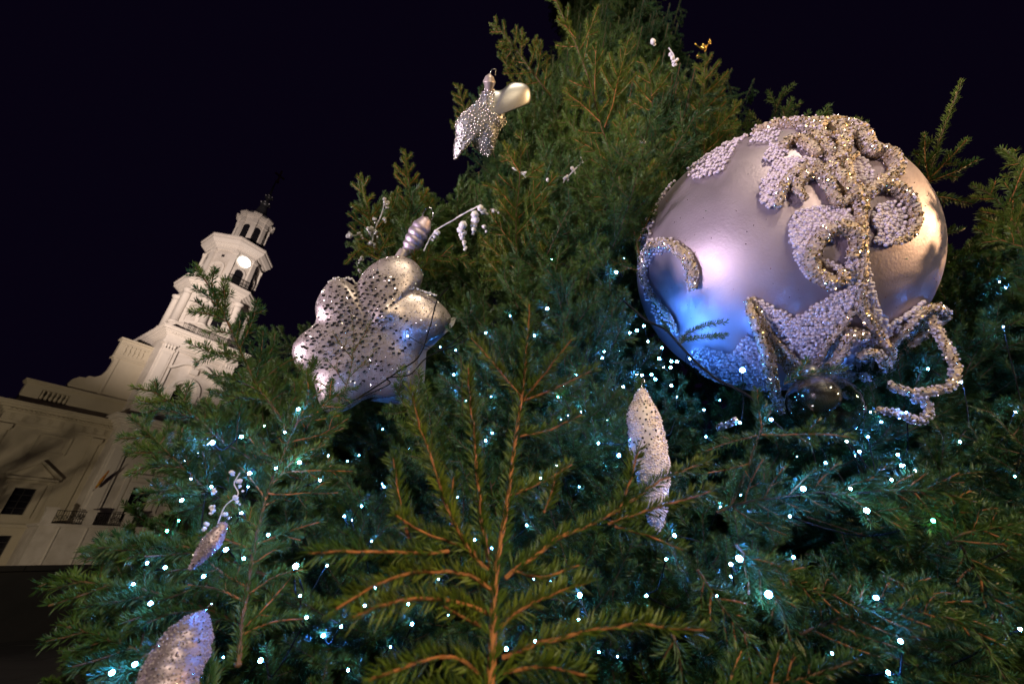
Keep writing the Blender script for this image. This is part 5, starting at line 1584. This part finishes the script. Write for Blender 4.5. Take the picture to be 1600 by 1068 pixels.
for k, bs in groups.items():
    if not bs: continue
    cur = min(bs, key=lambda b: b[0]); order = [cur]; left = [b for b in bs if b is not cur]
    while left:
        cur = min(left, key=lambda b: (b[0]-cur[0])**2 + (b[1]-cur[1])**2); order.append(cur); left.remove(cur)
    pts = [P(*b) for b in order]
    root = empty('fairy_lights', pts[0]); tag(root, SEEDS[k][1], 'fairy lights', 'fairy lights wound through the tree')
    path = []
    for i, p in enumerate(pts):
        back = (Vector((CB.x, CB.y, p.z)) - p).normalized()
        d = (p - EYE).normalized()
        foot = p + d*.016
        path.append(foot - pts[0])
        if i + 1 < len(pts):
            m_ = (p + pts[i+1])/2; m_ = m_ + (m_-EYE).normalized()*.06 + Vector((0, 0, -.15*(p-pts[i+1]).length))
            path.append(m_ - pts[0])
        o = link('bulb', BG if tuple(order[i][:2]) in GREEN else BD if tuple(order[i][:2]) in FILL_BULBS else BM, root)
        o.location = p - pts[0]
        t = (-d + Vector((RNG.normal(0, .4), RNG.normal(0, .4), RNG.normal(0, .4)))).normalized()
        o.rotation_euler = t.to_track_quat('Z', 'Y').to_euler()
        s = .7 if tuple(order[i][:2]) in FILL_BULBS else 1.3 if 980 <= order[i][0] <= 1062 and 505 <= order[i][1] <= 606 else 2.2 if tuple(order[i][:2]) == (1160, 578) else 1.25 if tuple(order[i][:2]) in BIG else RNG.uniform(.55, .95); o.scale = (s, s, s)
    if len(path) > 2:
        V, F = tube_np(catmull(path, 4), .0014, 5); link('wire', mesh_np('wire', V, F, M['cable'], smooth=True), root)
# black power cables
for lab, pts, r in (('thick black cable running down along the lower left side of the giant ball', [(975,470,1.25),(1010,500,1.2),(1040,515,1.18),(1063,540,1.16),(1090,568,1.14),(1120,592,1.12),(1150,607,1.1),(1175,622,1.08),(1195,640,1.06)], .0033),
                    ('two thin black cables crossing below the silver flower ornament', [(500,652,1.2),(545,630,1.25),(590,602,1.28),(625,578,1.3),(655,556,1.32),(672,510,1.36),(683,470,1.4),(700,450,1.5)], .0024)):
    root = empty('power_cable', P(*pts[0])); tag(root, lab, 'cable')
    V, F = tube_np(catmull([P(*q)-P(*pts[0]) for q in pts], 8), r, 8); link('cable_sheath', mesh_np('cable_sheath', V, F, M['cable'], smooth=True), root)
    if r < .003:
        V, F = tube_np(catmull([P(*q)-P(*pts[0]) for q in [(505,640,1.2),(560,622,1.25),(608,600,1.29),(605,590,1.29),(640,585,1.31),(665,560,1.34),(700,540,1.38),(725,520,1.45)]], 8), .002, 8); link('cable_sheath', mesh_np('cable_sheath', V, F, M['cable'], smooth=True), root)

# ================================================================== BARE TREE left of the picture (its shadow falls on the facade)
bt = empty('bare_tree', (-33.8, 20.9, 0)); tag(bt, 'leafless winter tree standing in front of the left wing of the town hall', 'tree')
brr = random.Random(5)
tb_, lb_ = MB(), MB()
def limb(p, d, L, r, lv):
    pts = [p]; q = p.copy(); dd = d.copy()
    for i in range(5):
        dd = (dd + Vector((brr.gauss(0, .12), brr.gauss(0, .12), brr.gauss(.03, .08)))).normalized(); q = q + dd*L/5; pts.append(q.copy())
    (tb_ if lv == 0 else lb_).tube(pts, list(np.linspace(r, r*.55, 6)), 6)
    if lv < 4:
        for k in range(4 if lv else 6):
            j = brr.randrange(2, 6); e = (dd + Vector((brr.gauss(0, .6), brr.gauss(0, .6), brr.gauss(.15, .35)))).normalized()
            limb(pts[j], e, L*brr.uniform(.5, .75), r*.5, lv+1)
limb(Vector((0, 0, 0)), Vector((0, 0, 1)), 3.0, .16, 0)
tb_.build('trunk', M['bark'], bt); lb_.build('crown', M['bark'], bt)

# ================================================================== LAMPS OF THE SQUARE AND ADDED FILL LAMPS
def make_lamp(kind, pos, aim, color, watts, cone, blend, rad):
    pos, aim = Vector(pos), Vector(aim)
    d = (aim - pos).normalized()
    root = empty(kind, (pos.x, pos.y, 0))
    hx = MB()
    q = d.to_track_quat('-Z', 'Y').to_matrix()
    def L(p): v = q @ Vector(p); return (v.x, v.y, v.z + pos.z)
    n = 16
    V = []
    for r, z in ((rad*1.25, .02), (rad*1.25, .14), (rad*.6, .3)):
        V += [L((r*math.cos(2*math.pi*i/n), r*math.sin(2*math.pi*i/n), z)) for i in range(n)]
    F = [(j*n+i, j*n+(i+1) % n, (j+1)*n+(i+1) % n, (j+1)*n+i) for j in range(2) for i in range(n)] + [tuple(range(2*n, 3*n))]
    hx.add(V, F, True)
    hx.build('lamp_housing', M['lampmetal'], root)
    if kind == 'post_lamp':
        a = MB(); a.tube([(0, 0, 0), (0, 0, .6), (0, 0, .7), (0, 0, pos.z - .1)], [.09, .09, .055, .04], 10); a.build('post', M['lampmetal'], root)
    else:
        a = MB(); a.box(-.25, .25, -.25, .25, 0, .05); a.tube([(0, 0, .05), (0, 0, pos.z)], .03, 8); a.build('stand', M['lampmetal'], root)
    ld = bpy.data.lights.new(kind, 'SPOT')
    ld.energy = watts; ld.color = color; ld.spot_size = R_(cone); ld.spot_blend = blend; ld.shadow_soft_size = rad
    lo = bpy.data.objects.new('lamp', ld); COL.objects.link(lo); lo.parent = root
    lo.location = (0, 0, pos.z); lo.rotation_euler = d.to_track_quat('-Z', 'Y').to_euler()
    return root
LBL = ['low white floodlight on the paving left of the tree, aimed at its baubles', 'street lamp with a sodium orange light at the right of the square',
       'tall warm lamp added behind the viewer as general fill for the tree', 'low warm lamp on a post behind the viewer, added to brighten the near sprig', 'floodlight on the paving aimed up at the clock tower', 'floodlight on the paving aimed at the left wing of the town hall']
for a, l in zip(LAMPS, LBL):
    tag(make_lamp(*a), l, 'lamp', 'lamps lighting the square')
